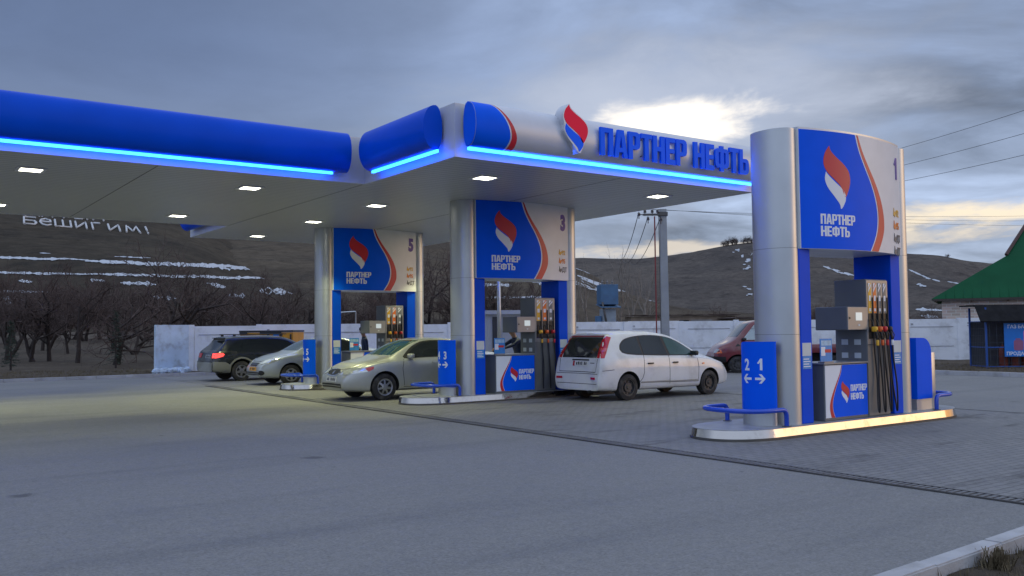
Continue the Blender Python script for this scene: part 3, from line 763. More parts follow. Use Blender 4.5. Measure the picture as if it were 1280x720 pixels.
def exit_sign():
    r = empty('lane_sign', (0, 0, 0)); fm = lambda u, v, w: (u, w, v)
    arc = [(.22 + .26 * sin(a), 1.17 + .26 * cos(a)) for a in [pi / 2 * i / 10 for i in range(11)]]
    b = B(); b.prism([(0, .36), (0, 1.43)] + arc + [(.48, .36)], -.30, .30, fm); b.build('blue_plate', mBLUE, r, ang=30)
    b = B(); b.box(.483, .62, -.285, .285, .168, 1.17, .01); b.build('pedestal', mALU, r, ang=40)
    b = B(); b.box(0, .48, -.285, .285, .168, .357); b.build('foot', mALU, r)
    return r
def dispenser(ncol):
    r = empty('fuel_dispenser', (0, 0, 0))
    Y0, Y1 = -.52, .08
    b = B(); b.box(-.83, .318, Y0 + .02, Y1, .168, 1.05, .012); cab = b.build('cabinet', mGREY, r)
    b = B(); b.box(-.85, .318, Y0 - .005, Y1 + .02, 1.05, 1.075, .006); b.build('counter_lip', mGREYL, r)
    f = lambda u, v, w: (u, Y0 + .02 - .006 - w, v)
    X0, X1, Z0, Z1 = -.81, .30, .215, 1.035
    uv = lambda u, v: (X0 + (X1 - X0) * u, Z1 - (Z1 - Z0) * v)
    lay(shape2d([rect(X0, X1, Z0, Z1)]), f, 'front_print', mTXTW, cab, t=.0, back=-.02)
    E = catmull([(.40, 0), (.37, .15), (.30, .32), (.22, .52), (.17, .70), (.17, .85), (.215, 1.0)], 4)
    cl = lambda c: min(.998, max(.002, c))
    lay(shape2d([[uv(a, cl(c)) for a, c in E] + [uv(.998, .998), uv(.998, .002)]]), f, 'blue_print', mBLUE, cab, t=.004, back=-.001)
    lay(shape2d([[uv(a - .012, cl(c)) for a, c in E] + [uv(a - .018 - .07 * c ** 1.2, cl(c)) for a, c in E[::-1]]]), f, 'red_stripe', mRED, cab, t=.004, back=-.001)
    A, C = flame(*uv(.36, .74), .215, .35)
    lay(shape2d([A]), f, 'red_flame', mRED, cab, t=.007, back=0); lay(shape2d([C]), f, 'white_flame', mTXTW, cab, t=.007, back=0)
    bm = bmesh.new()
    for txt, v, u1 in (('ПАРТНЕР', .52, .98), ('НЕФТЬ', .685, .90)):
        w = (X1 - X0) * (u1 - .585); h = .105; ls, _ = word2d(txt, h, w / word_width(txt, h, 1, .05), *uv(.585, v), .05)
        for sh in ls: shape2d(sh, bm)
    lay(bm, f, 'lettering', mTXTW, cab, t=.007, back=0)
    b = B(); b.box(.32, .93, Y0 + .01, Y1, .168, 2.42, .012); tw = b.build('hose_tower', mGREY, r)
    b = B(); b.box(.325, .925, Y0 - .004, Y0 + .012, 1.35, 2.405, .004); b.build('tower_front', mGREYL, tw)
    b = B(); b.box(.325, .925, Y0 + .0, Y0 + .012, .19, 1.345, .004); b.build('tower_door', M('dispenser_mid', (.19, .195, .20), .4, metal=.3), tw)
    for z in (1.12, 1.34):
        for ya in (.12, .36):
            b = B(); b.box(.314, .322, Y0 + ya, Y0 + ya + .12, z, z + .09); b.build('small_notice', mSTICK, tw)
    b = B(); b.box(-.22, .322, Y0, Y1, 1.585, 1.965, .015); dh = b.build('display_head', mGREY, r)
    b = B(); b.box(-.215, .318, Y0 - .012, Y0 + .004, 1.59, 1.96, .006); b.build('display_bezel', mGREYL, dh)
    b = B(); b.box(-.0, .17, Y0 - .016, Y0 - .008, 1.74, 1.87); b.build('screen', mSCREEN, dh)
    b = B(); b.box(.06, .11, Y0 - .016, Y0 - .008, 1.65, 1.68); b.build('screen_small', mSTICK, dh)
    b = B(); b.tube([(-.17, Y0 - .014, 1.78), (-.17, Y0 - .02, 1.78)], .018, 10); b.build('lock', mBLACK, dh)
    cols = [(mYELLOW, mYELLOW), (mORANGE, M('nozzle_orange', (.7, .12, .02), .35)), (mGREYLAB, mRED), (mGREYLAB, mBLACK)][:ncol] if ncol == 4 else [(mYELLOW, mYELLOW), (mORANGE, M('nozzle_orange', (.7, .12, .02), .35)), (mGREYLAB, mRED)]
    pitch = .56 / ncol
    for i, (ml, mn) in enumerate(cols):
        cx = .345 + pitch * (i + .5); w = pitch * .36; yf = Y0 - .004
        b = B(); b.box(cx - w, cx + w * .6, yf - .006, yf + .003, 1.86, 2.36); st = b.build('grade_strip', ml, r)
        g = lambda u, v, q: (u, yf - .0065 - q, v)
        sh = [[(cx - w, 2.20), (cx + w * .6, 2.31), (cx + w * .6, 2.345), (cx - w, 2.25)], [(cx - w, 2.27), (cx + w * .2, 2.355), (cx - w, 2.355)], rect(cx - w * .7, cx + w * .3, 2.06, 2.15), rect(cx - w * .6, cx + w * .25, 1.89, 1.94)]
        lay(shape2d(sh), g, 'grade_print', mTXTW, st, t=.002, back=0)
        b = B(); b.box(cx - w * 1.1, cx + w * 1.25, yf - .008, yf + .004, 1.44, 1.855); b.build('nozzle_boot', mBLACK, r)
        # nozzle: grip, coloured guard, spout
        b = B()
        b.tube([(cx - .01, yf - .05, 1.70), (cx - .02, yf - .07, 1.60), (cx - .01, yf - .11, 1.53), (cx + .0, yf - .12, 1.42)], .022, 8, rs=[.012, .018, .024, .018])
        b.tube([(cx - .01, yf - .05, 1.70), (cx - .03, yf - .03, 1.76)], .012, 8)
        b.tube([(cx - .015, yf - .13, 1.58), (cx - .01, yf - .165, 1.50), (cx, yf - .14, 1.43)], .008, 6)
        nz = b.build('nozzle', mBLACK, r, ang=50)
        b = B(); b.box(cx - .045, cx + .03, yf - .125, yf - .035, 1.55, 1.64, .02); b.build('nozzle_guard', mn, nz, ang=50)
        b = B(); b.lathe([(.022, 1.33), (.024, 1.345), (.024, 1.405), (.02, 1.42)], 'Z', (cx, yf - .12, 0), 10); b.build('hose_collar', mn if mn is not mBLACK else mTXTW, nz, ang=40)
        # hose: down from the collar, loop above the deck, up to the tower head
        dx = pitch * .34; k = (i - (ncol - 1) / 2) * .03
        pts = [(cx, yf - .12, 1.42), (cx + .005, yf - .13, 1.1), (cx + .02 + k, yf - .14, .7), (cx + .045 + k, yf - .13, .38), (cx + .075 + k, yf - .10, .24), (cx + .105 + k, yf - .06, .36), (cx + dx + .045, yf - .035, .8), (cx + dx + .01, yf - .022, 1.3), (cx + dx, yf - .02, 1.8), (cx + dx, yf - .018, 2.12)]
        b = B(); b.tube(catmull(pts, 5), .0135, 8); b.build('hose', mBLACK, r, smooth=True)
    return r
def poster_stand():
    r = empty('poster_stand', (0, 0, 0))
    b = B(); b.box(-.15, .15, -.012, .0, .019, .38); b.build('board', mLBLUE, r); b = B(); b.box(-.12, .12, -.06, .06, 0, .018); b.build('foot', mGREYL, r)
    b = B(); b.box(-.13, .13, -.015, -.0125, .27, .35); b.build('print_light', M('poster_sky', (.30, .50, .68), .3, var=.3, scale=12), r)
    b = B(); b.box(-.04, .12, -.016, -.0125, .16, .21); b.build('print_red', mRED, r)
    b = B(); b.box(-.135, -.03, -.0155, -.0125, .11, .25); b.build('print_white', mTXTW, r)
    return r
e0 = exit_sign()
for k, (x, y, n) in enumerate(EXITS):
    s = e0 if k == 0 else copy_tree(e0); s.location = (x + 1.95, y - .10, 0)
    tag(s, 'blank blue and grey end sign with rounded top behind portal %d' % n, 'lane sign', 'blue lane signs at the island ends')
d4 = dispenser(4); d3 = dispenser(3); p0 = poster_stand()
for k, (x, y, n, *_r) in enumerate(ISL):
    o = d4 if k == 0 else (d3 if k == 1 else copy_tree(d3)); o.location = (x, y, 0)
    tag(o, {1: 'grey fuel dispenser with four black hoses on the nearest island', 3: 'grey three hose fuel dispenser in the middle portal with lit screen beside the white minivan', 5: 'grey three hose fuel dispenser in the farthest portal, half hidden by the silver sedan'}[n], 'fuel pump', 'fuel dispensers on the islands')
    o = p0 if k == 0 else copy_tree(p0); o.location = (x - .66, y - .42, 1.077)
    tag(o, 'small blue poster stand on top of the fuel dispenser of portal %d' % n, 'poster stand', 'poster stands on the fuel dispensers')

# ------------------------------------------------------------------ vehicles
def paint(name, rgb, metal=0.0, rough=.35, dirt=(.25, .23, .20), damt=.25):
    return M(name, rgb, rough, metal=metal, var=.05, coat=.7, dirt=dirt, dscale=2.2, damt=damt)
mGLASS = M('car_glass', (.012, .016, .018), .05, var=.2, spec=.7)
mGLASSG = M('car_glass_green', (.035, .075, .072), .06, var=.35, scale=1.5, spec=.7)
mTRIM = M('black_trim', (.015, .015, .016), .5, var=.1)
mSEAM = M('panel_gap', (.02, .02, .02), .8)
mTYRE = M('tyre', (.022, .021, .021), .8, var=.3, dirt=(.12, .11, .10), dscale=5, damt=.6)
mRIM = M('alloy_rim', (.42, .42, .43), .35, metal=.8, var=.1, dirt=(.12, .11, .1), damt=.5)
mSTEELRIM = M('steel_rim', (.05, .05, .055), .5, metal=.4, var=.2, dirt=(.15, .14, .13), damt=.5)
mTAIL = M('tail_lamp_red', (.45, .008, .012), .18, var=.15, coat=.5)
mTAILLIT = M('tail_lamp_lit', (.6, .02, .02), .2, emit=(1, .06, .05), es=2.2, var=0)
mAMBER = M('amber_lens', (.75, .16, .05), .2, var=.1, coat=.5)
mHEAD = M('headlamp_lens', (.62, .64, .62), .08, metal=.55, var=.25, scale=14)
mPLATE = M('number_plate', (.62, .62, .60), .4, var=.1, scale=20)
mPLATEY = M('number_plate_yellow', (.75, .35, .04), .4, var=.1)
mCHR = M('car_chrome', (.7, .7, .7), .12, metal=1)
mUNDER = M('underbody', (.012, .012, .012), .9)

def itp(tab, x):
    if x <= tab[0][0]: return tab[0][1]
    for (a, p), (b, q) in zip(tab, tab[1:]):
        if x <= b:
            t = (x - a) / (b - a) if b > a else 0; return p + (q - p) * t
    return tab[-1][1]
def sm(tab, n=6): return catmull(tab, n)
def body_mesh(c):
    L, hw, zb = c['L'], c['W'] / 2, c.get('zb', .24)
    top, belt, roofw, plan = sm(c['top']), sm(c['belt']), sm(c['roofw']), sm(c['plan'])
    rear, front = sm(c['rear']), sm(c['front'])          # (z, x offset)
    ss = [0, .006, .015, .03, .05, .075] + [.1 + .8 * i / 34 for i in range(35)] + [.925, .95, .97, .985, .994, 1]
    rings = []
    for s in ss:
        X = L * s; zt, zs, w, rw = itp(top, X), itp(belt, X), hw * itp(plan, X), hw * itp(roofw, X)
        zs = min(zs, zt - .03); cr = min(.035, (zt - zs) * .3); zbb = zb + c.get('lift', .0) * (max(0, .12 - s) / .12 + max(0, s - .88) / .12)
        H = zs - zbb
        half = [(0, zbb), (.5 * w, zbb), (.88 * w, zbb), (.975 * w, zbb + .05), (.995 * w, zbb + .32 * H), (w, zbb + .62 * H), (.992 * w, zbb + .86 * H), (.965 * w, zs)]
        half += [(.955 * w + (rw - .955 * w) * t, zs + (zt - cr * 2.0 - zs) * t) for t in (.12, .5, .88)]
        half += [(rw * .965, zt - cr * 1.25), (rw * .82, zt - cr * .55), (rw * .45, zt - cr * .12), (0, zt)]
        full = [(y, z) for y, z in half] + [(-y, z) for y, z in half[-2:0:-1]]
        ring = []
        for y, z in full:
            kr = max(0, 1 - s / .16) ** 2; kf = max(0, (s - .84) / .16) ** 2
            ring.append((X + kr * itp(rear, z) + kf * itp(front, z), y, z))
        rings.append(ring)
    bm = bmesh.new(); b = B(); b.bm.free(); b.bm = bm; b.loft(rings)
    bmesh.ops.recalc_face_normals(bm, faces=bm.faces)
    me = bpy.data.meshes.new('b'); bm.to_mesh(me); bm.free()
    return me
def wheel(parent, x, y, r, w, side, rim):
    b = B(); y0, y1 = (y, y - w * side)
    pr = [(r * .5, .10), (r * .60, .06), (r * .64, .004), (r * .68, -.006), (r * .86, .004), (r * .965, .012), (r, .035), (r, w - .035), (r * .96, w - .01), (r * .6, w), (r * .55, w - .04)]
    b.lathe([(a, y - h * side) for a, h in pr], 'Y', (x, 0, r), 32); t = b.build('wheel', mTYRE, parent, ang=35)
    b = B(); R = r * .635
    if rim == 'steel':
        b.lathe([(R, y - .004 * side), (R * .93, y - .006 * side), (R * .90, y - .05 * side), (R * .6, y - .055 * side), (R * .55, y - .02 * side), (R * .25, y - .02 * side), (R * .2, y - .0 * side), (.001, y - .0 * side)], 'Y', (x, 0, r), 28, True)
        o = b.build('rim', mSTEELRIM, t, ang=30)
    else:
        b.lathe([(R, y - .003 * side), (R * .90, y - .008 * side), (R * .86, y - .03 * side), (R * .3, y - .012 * side), (R * .25, y - .0 * side), (.001, y + .002 * side)], 'Y', (x, 0, r), 28, True)
        o = b.build('rim', mRIM, t, ang=30)
    n = {'steel': 9, 'cap': 7, 'alloy': 5}[rim]
    b = B(); fm = lambda u, v, q: (x + u, y - .03 * side + q * side, r + v)
    sh = []
    for k in range(n):
        a0 = 2 * pi * k / n + .2; wd = pi / n * (.62 if rim != 'steel' else .35)
        ri, ro = (R * .40, R * .80) if rim != 'steel' else (R * .64, R * .80)
        sh.append([[(ro * cos(a0 + wd * u), ro * sin(a0 + wd * u)) for u in (-1, -.5, 0, .5, 1)] + [(ri * cos(a0 + wd * .45), ri * sin(a0 + wd * .45)), (ri * cos(a0 - wd * .45), ri * sin(a0 - wd * .45))]])
    lay(shape2d(sh), fm, 'rim_opening', mUNDER, o, t=.024 if rim != 'steel' else -.012, back=-.02)
    return t
def car(c):
    r = empty(c['name'], (0, 0, 0)); me = body_mesh(c); pm = c['paint']
    tmp = link('tmp', me); tmp.modifiers.new('s', 'SUBSURF').levels = 2
    dg = bpy.context.evaluated_depsgraph_get(); fine = bpy.data.meshes.new_from_object(tmp.evaluated_get(dg))
    bmf = bmesh.new(); bmf.from_mesh(fine); bvh = BVHTree.FromBMesh(bmf); bmf.free()
    bpy.data.objects.remove(tmp); fine.materials.append(pm); fine.materials.append(mUNDER)
    bo = link('body', fine, None, r)
    R = c['wr']; cuts = []
    for x in c['axles']:
        for sd in (1, -1):
            b = B(); hw = c['W'] / 2
            b.lathe([(R + c.get('arch', .055), sd * (hw - .30)), (R + c.get('arch', .055), sd * (hw + .2))], 'Y', (x, 0, R + .01), 36)
            b.box(x - R - .05, x + R + .05, min(sd * (hw - .30), sd * (hw + .2)), max(sd * (hw - .30), sd * (hw + .2)), -.2, R * .55)
            b2 = b.build('cut', [pm, mUNDER]);
            for p in b2.data.polygons: p.material_index = 1
            cuts.append(b2)
    for q in c.get('holes', []):
        b = B(); b.prism(q, -2, 2, lambda u, v, w: (u, w, v)); b2 = b.build('cut', [pm, mUNDER])
        for p in b2.data.polygons: p.material_index = 1
        cuts.append(b2)
    for cu in cuts:
        md = bo.modifiers.new('c', 'BOOLEAN'); md.object = cu; md.operation = 'DIFFERENCE'; md.solver = 'EXACT'
    dg = bpy.context.evaluated_depsgraph_get(); out = bpy.data.meshes.new_from_object(bo.evaluated_get(dg))
    bo.modifiers.clear(); bo.data = out
    for cu in cuts: bpy.data.objects.remove(cu)
    for p in out.polygons: p.use_smooth = True
    out.set_sharp_from_angle(angle=radians(42))
    def proj(view):
        def f(u, v, w):
            if view == 'L': o, d = Vector((u, 3, v)), Vector((0, -1, 0))
            elif view == 'R': o, d = Vector((u, -3, v)), Vector((0, 1, 0))
            elif view == 'F': o, d = Vector((9, u, v)), Vector((-1, 0, 0))
            elif view in 'PQ':
                sd = 1 if view == 'P' else -1; e_ = Vector((.7071, .7071 * sd, 0)); d = Vector((.7071, -.7071 * sd, 0)); o = e_ * u - d * 3 + Vector((0, 0, v))
            else: o, d = Vector((-4, u, v)), Vector((1, 0, 0))
            h, n, i, di = bvh.ray_cast(o, d)
            if h is None:
                h, n, i, di = bvh.find_nearest(o + d * (3 - c['W'] / 2 if view in 'LR' else 3))
            if n.dot(d) > 0: n = -n
            return h + n * w
        return f
    P = {v: proj(v) for v in 'LRFBPQ'}
    parts = {}
    for name, views, shapes, mat, t, *ex in c['decals']:
        for v in views:
            par = parts.get((ex[0], v), r) if ex else r
            o = lay(shape2d(shapes), P[v], name, mat, par, t=t, back=-.006, du=.07, smooth=True)
            parts[(name, v)] = o
    for x in c['axles']:
        for sd in (1, -1): wheel(r, x, sd * (c['W'] / 2 - .025), R, .205, sd, c['rim'])
    for name, mat, bx in c.get('boxes', []):
        b = B(); b.box(*bx[:6], bx[6] if len(bx) > 6 else .01); b.build(name, mat, r, ang=40)
    for x, z, sz in c.get('mirrors', []):
        for sd in (1, -1):
            h, n, i, di = bvh.ray_cast(Vector((x, 3 * sd, z)), Vector((0, -sd, 0))); y = h.y
            b = B(); b.box(x - .04, x + .08, y - .03 if sd > 0 else y - .19, y + .19 if sd > 0 else y + .03, z + .0, z + .115, .038, 3)
            m = b.build('mirror', c.get('mirror_mat', pm), r, ang=50)
            b = B(); b.box(x - .056, x - .045, (y + .03) if sd > 0 else y - .18, (y + .18) if sd > 0 else y - .03, z + .02, z + .105, .003); b.build('mirror_glass', mGLASS, m)
    return r
def arcpts(cx, cz, R, a0, a1, n=14): return [(cx + R * cos(radians(a0 + (a1 - a0) * i / n)), cz + R * sin(radians(a0 + (a1 - a0) * i / n))) for i in range(n + 1)]
def seam(pts, w=.012):
    """thin strip along a polyline in the projection plane"""
    out = []
    for i, p in enumerate(pts):
        a = pts[max(0, i - 1)]; q = pts[min(len(pts) - 1, i + 1)]; dx, dz = q[0] - a[0], q[1] - a[1]; l = math.hypot(dx, dz) or 1
        out.append((p[0] - dz / l * w / 2, p[1] + dx / l * w / 2, p[0] + dz / l * w / 2, p[1] - dx / l * w / 2))
    return [(o[0], o[1]) for o in out] + [(o[2], o[3]) for o in reversed(out)]
def handles(xs, z): return [rrect(x, x + .17, z, z + .035, .012, 3) for x in xs]
def plate(y0, y1, z0, z1): return rect(y0, y1, z0, z1)
def plate_marks(y0, y1, z0, z1, n=7):
    random.seed(int(1000 * z0)); out = []; w = (y1 - y0) / (n + .5)
    for i in range(n):
        if i in (2,): continue
        a = y0 + w * (i + .35); out.append(rect(a, a + w * .6, z0 + (z1 - z0) * .22, z0 + (z1 - z0) * (.72 + .1 * (i % 2))))
    return out

# white people carrier -----------------------------------------------------
WP = paint('white_paint', (.66, .67, .68), rough=.3, damt=.3)
van = dict(name='parked_minivan', L=4.55, W=1.70, zb=.22, lift=.03, paint=WP, wr=.305, axles=(.90, 3.62), rim='steel',
    top=[(0, 1.46), (.12, 1.52), (.5, 1.575), (1.1, 1.60), (1.7, 1.595), (2.2, 1.55), (2.6, 1.46), (3.0, 1.29), (3.35, 1.10), (3.6, 1.005), (3.9, .93), (4.2, .84), (4.4, .74), (4.55, .58)],
    belt=[(0, .98), (1, .99), (2, .975), (3, .945), (3.5, .92), (3.9, .85), (4.3, .73), (4.55, .50)],
    roofw=[(0, .70), (.3, .735), (1, .75), (2, .745), (2.6, .73), (3, .74), (3.4, .80), (3.8, .80), (4.3, .72), (4.55, .60)],
    plan=[(0, .90), (.1, .955), (.3, .985), (.8, 1), (3.4, 1), (3.9, .975), (4.2, .92), (4.4, .82), (4.5, .74), (4.55, .66)],
    rear=[(.2, .06), (.35, .0), (.55, -.01), (.66, .0), (.72, .05), (.95, .09), (1.1, .16), (1.3, .28), (1.5, .42)],
    front=[(.2, -.12), (.3, -.03), (.45, 0), (.58, -.03), (.7, -.12), (.85, -.2)],
    mirrors=[(3.02, .985, 1)], mirror_mat=mTRIM,
    decals=[
        ('window_surround', 'LR', [catmull([(.70, 1.17), (.74, 1.29), (.92, 1.41), (1.3, 1.475), (1.8, 1.49), (2.3, 1.44), (2.65, 1.34), (3.0, 1.17), (3.30, .985)], 5) + [(3.0, .985), (2.0, 1.005), (1.2, 1.035), (.9, 1.06), (.75, 1.10)]], mTRIM, .003),
        ('rear_quarter_window', 'LR', [catmull([(.73, 1.17), (.77, 1.28), (.94, 1.39), (1.30, 1.455)], 4) + [(1.37, 1.05), (1.2, 1.055), (.92, 1.08), (.78, 1.11)]], mGLASS, .006),
        ('rear_door_window', 'LR', [[(1.42, 1.046), (1.38, 1.46), (1.8, 1.472), (2.08, 1.455), (2.19, 1.022)]], mGLASS, .006),
        ('front_door_window', 'LR', [[(2.27, 1.02), (2.17, 1.442), (2.4, 1.405), (2.65, 1.32), (2.95, 1.175), (3.10, 1.07), (3.12, 1.0)]], mGLASSG, .006),
        ('door_gap', 'LR', [seam([(1.40, 1.03), (1.38, .62), (1.33, .5), (1.22, .40)]), seam([(2.22, 1.0), (2.22, .34)]), seam([(3.18, .98), (3.22, .7), (3.2, .36)]), seam([(1.27, .40), (3.2, .36)]), seam([(.12, .70), (.45, .72)])], mSEAM, .002),
        ('door_handle', 'LR', handles((1.50, 2.32), .815), mTRIM, .03),
        ('side_moulding', 'LR', [rect(1.3, 2.2, .40, .425), rect(2.24, 3.2, .385, .41)], M('white_shadow_trim', (.35, .34, .32), .5), .012),
        ('side_repeater', 'LR', [rrect(3.34, 3.42, .77, .80, .012)], mAMBER, .012),
        ('rear_window', 'B', [[(-.60, .99), (.60, .99), (.615, 1.1), (.585, 1.40), (.55, 1.455), (-.55, 1.455), (-.585, 1.40), (-.615, 1.1)]], mGLASS, .005),
        ('spoiler_reflection', 'B', [[(-.57, 1.462), (.57, 1.462), (.56, 1.49), (-.56, 1.49)]], M('reflection_dull_red', (.28, .03, .03), .4), .01),  # red line painted along the spoiler edge to stand for brake light reflection
        ('tail_lamp', 'PQ', [[(.535, .985), (.70, .985), (.735, 1.1), (.785, 1.3), (.83, 1.45), (.74, 1.475), (.655, 1.40), (.575, 1.15)]], mTAIL, .012),
        ('tail_lamp_lens', 'PQ', [[(.60, 1.13), (.73, 1.13), (.755, 1.21), (.63, 1.21)]], M('lens_pale_red', (.55, .10, .10), .15, coat=.6), .016, 'tail_lamp'),
        ('number_plate', 'B', [plate(-.30, .22, .80, .915)], mPLATE, .012),
        ('plate_red_end', 'B', [plate(.165, .22, .80, .915)], mTAIL, .014, 'number_plate'),
        ('plate_characters', 'B', plate_marks(-.29, .15, .80, .915), mTRIM, .014, 'number_plate'),
        ('plate_recess', 'B', [rect(-.34, .26, .925, .95)], mTRIM, .015),
        ('tailgate_gap', 'B', [seam([(-.66, .97), (-.64, .67), (.64, .67), (.66, .97)], .014)], mSEAM, .003),
        ('tailgate_badge', 'B', [rect(-.56, -.40, .865, .88)], mTRIM, .006),
        ('bumper_gap', 'B', [seam([(-.72, .63), (.72, .63)], .012), seam([(-.70, .40), (.70, .40)], .012)], mSEAM, .003),
        ('bumper_reflector', 'B', [rrect(-.64, -.46, .50, .555, .01)], mTAIL, .012), ('bumper_reflector', 'B', [rrect(.54, .72, .50, .555, .01)], mTAIL, .012),
        ('windscreen', 'F', [[(-.62, 1.02), (.62, 1.02), (.60, 1.2), (.53, 1.50), (-.53, 1.50), (-.60, 1.2)]], mGLASS, .004),
        ('headlamp', 'F', [[(.42, .62), (.72, .68), (.76, .80), (.60, .80), (.42, .72)]], mHEAD, .01), ('headlamp', 'F', [[(-.42, .62), (-.72, .68), (-.76, .80), (-.60, .80), (-.42, .72)]], mHEAD, .01),
        ('headlamp_side', 'LR', [[(4.13, .71), (4.38, .62), (4.36, .70), (4.18, .79)]], mHEAD, .008),
        ('grille', 'F', [rrect(-.36, .36, .60, .70, .03)], mTRIM, .008), ('lower_grille', 'F', [rrect(-.5, .5, .32, .44, .03)], mTRIM, .006),
    ],
    boxes=[('rear_wiper', mTRIM, (.17, .20, -.1, .32, 1.02, 1.035, .005)), ('exhaust_pipe', mUNDER, (-.02, .3, -.5, -.42, .2, .26, .02))])
v = car(van); v.location = (13.36, 16.24, 0); v.rotation_euler.z = radians(0.5)
tag(v, 'white people carrier seen from behind with tall red tail lamps, parked beside portal 3', 'minivan')

# sedans ------------------------------------------------------------------
def sedan(k, **kw):
    x = lambda a: a * k
    c = dict(L=4.80, W=1.79, zb=.21, lift=.03, wr=.32, axles=(1.08, 3.80), rim='cap',
        top=[(0, .99), (.15, 1.045), (.5, 1.095), (.85, 1.13), (1.15, 1.27), (1.5, 1.415), (1.85, 1.475), (2.3, 1.49), (2.7, 1.455), (3.05, 1.34), (3.35, 1.19), (3.62, 1.055), (3.85, 1.0), (4.2, .93), (4.5, .845), (4.7, .75), (4.80, .60)],
        belt=[(0, .90), (.5, .97), (1.2, .985), (2.2, .97), (3.2, .945), (3.6, .93), (4.0, .88), (4.4, .79), (4.7, .66), (4.8, .52)],
        roofw=[(0, .66), (.5, .76), (.9, .78), (1.2, .72), (1.6, .68), (2.3, .68), (2.8, .69), (3.2, .74), (3.6, .83), (4.0, .82), (4.5, .72), (4.8, .55)],
        plan=[(0, .80), (.1, .89), (.3, .95), (.8, .99), (1.4, 1), (3.5, 1), (3.9, .985), (4.25, .94), (4.5, .87), (4.65, .80), (4.75, .72), (4.80, .64)],
        rear=[(.2, .1), (.35, .02), (.5, 0), (.65, .03), (.85, .05), (1.05, .02)],
        front=[(.2, -.12), (.3, -.02), (.45, 0), (.6, -.03), (.75, -.09), (.85, -.16)],
        mirrors=[(3.10, .985, 1)],
        decals=[
            ('window_surround', 'LR', [catmull([(1.16, 1.0), (1.28, 1.16), (1.52, 1.33), (1.85, 1.41), (2.3, 1.42), (2.68, 1.385), (3.0, 1.25), (3.28, 1.03)], 5) + [(3.25, .985), (2.2, 1.005), (1.3, .99)]], mTRIM, .003),
            ('rear_door_window', 'LR', [[(1.26, 1.02), (1.36, 1.16), (1.58, 1.315), (1.88, 1.385), (2.12, 1.395), (2.16, 1.025)]], mGLASS, .006),
            ('front_door_window', 'LR', [[(2.23, 1.025), (2.20, 1.397), (2.42, 1.388), (2.66, 1.355), (2.95, 1.225), (3.16, 1.05), (3.16, 1.005)]], mGLASS, .006),
            ('door_gap', 'LR', [seam([(2.20, 1.0), (2.20, .32)]), seam([(3.28, .97), (3.33, .75), (3.28, .34)]), seam([(1.36, .99), (1.50, .75), (1.44, .5), (1.35, .34)]), seam([(1.4, .32), (3.3, .31)])], mSEAM, .002),
            ('door_handle', 'LR', handles((1.58, 2.34), .86), kw['paint'], .03),
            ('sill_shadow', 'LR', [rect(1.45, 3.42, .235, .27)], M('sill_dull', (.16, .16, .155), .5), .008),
            ('windscreen', 'F', [[(-.66, 1.07), (.66, 1.07), (.63, 1.2), (.545, 1.42), (-.545, 1.42), (-.63, 1.2)]], kw.get('wind', mGLASSG), .004),
            ('rear_window', 'B', [[(-.62, 1.15), (.62, 1.15), (.53, 1.42), (-.53, 1.42)]], mGLASS, .004),
            ('tail_lamp', 'B', [rrect(.45, .76, .78, .92, .03)], mTAIL, .01), ('tail_lamp', 'B', [rrect(-.76, -.45, .78, .92, .03)], mTAIL, .01),
            ('bonnet_gap', 'F', [seam([(-.74, .93), (-.60, .80), (-.34, .745), (.34, .745), (.60, .80), (.74, .93)], .010)], mSEAM, .002),
            ('lower_grille', 'F', [rrect(-.52, .52, .32, .42, .03)], mTRIM, .006),
            ('lower_grille_bar', 'F', [rect(-.50, .50, .362, .376)], kw['paint'], .012, 'lower_grille'),
            ('number_plate', 'F', [plate(-.27, .27, .455, .57)], kw.get('plate', mPLATE), .022),
            ('plate_characters', 'F', plate_marks(-.25, .25, .455, .57), mTRIM, .024, 'number_plate'),
        ], boxes=[])
    c.update(kw); c['decals'] = c['decals'] + kw.get('extra', [])
    if k != 1:
        for key in ('top', 'belt', 'roofw', 'plan'): c[key] = [(a * k, b_) for a, b_ in c[key]]
        c['L'] *= k; c['axles'] = tuple(a * k for a in c['axles'])
        c['mirrors'] = [(a * k, b_, d) for a, b_, d in c['mirrors']]
        nd = []
        for nme, vw, sh, *rest in c['decals']:
            if vw == 'LR': sh = [[(p[0] * k, p[1]) for p in q] for q in sh]
            nd.append((nme, vw, sh, *rest))
        c['decals'] = nd
    return car(c)
def both(name, pts, mat, t, *ex): return [(name, 'F', [pts], mat, t, *ex), (name, 'F', [[(-u, v) for u, v in pts]], mat, t, *ex)]
CP = paint('champagne_silver', (.44, .45, .425), metal=.45, rough=.33, damt=.2)
ex = both('headlamp', catmull([(.36, .66), (.50, .625), (.68, .65), (.80, .72), (.81, .775), (.70, .79), (.52, .765), (.38, .715)], 4), mHEAD, .012)
ex += [('headlamp_side', 'LR', [[(4.22, .70), (4.56, .655), (4.60, .69), (4.50, .735), (4.28, .79), (4.16, .80)]], mHEAD, .009),
       ('side_lamp', 'LR', [[(4.10, .755), (4.22, .70), (4.30, .77), (4.22, .80), (4.08, .815)]], M('side_lamp_red', (.5, .05, .05), .2, coat=.5), .012),
       ('grille', 'F', [catmull([(-.30, .645), (-.31, .70), (-.22, .735), (0, .745), (.22, .735), (.31, .70), (.30, .645), (.2, .61), (0, .60), (-.2, .61), (-.30, .645)], 3)[:-1]], mTRIM, .012),
       ('grille_rim', 'F', [seam([(-.30, .645), (-.31, .70), (-.22, .735), (0, .745), (.22, .735), (.31, .70), (.30, .645), (.2, .61), (0, .60), (-.2, .61), (-.30, .645)], .018)], mCHR, .018, 'grille'),
       ('grille_emblem', 'F', [arcpts(0, .675, .045, 0, 360, 16)[:-1]], mCHR, .018, 'grille')]
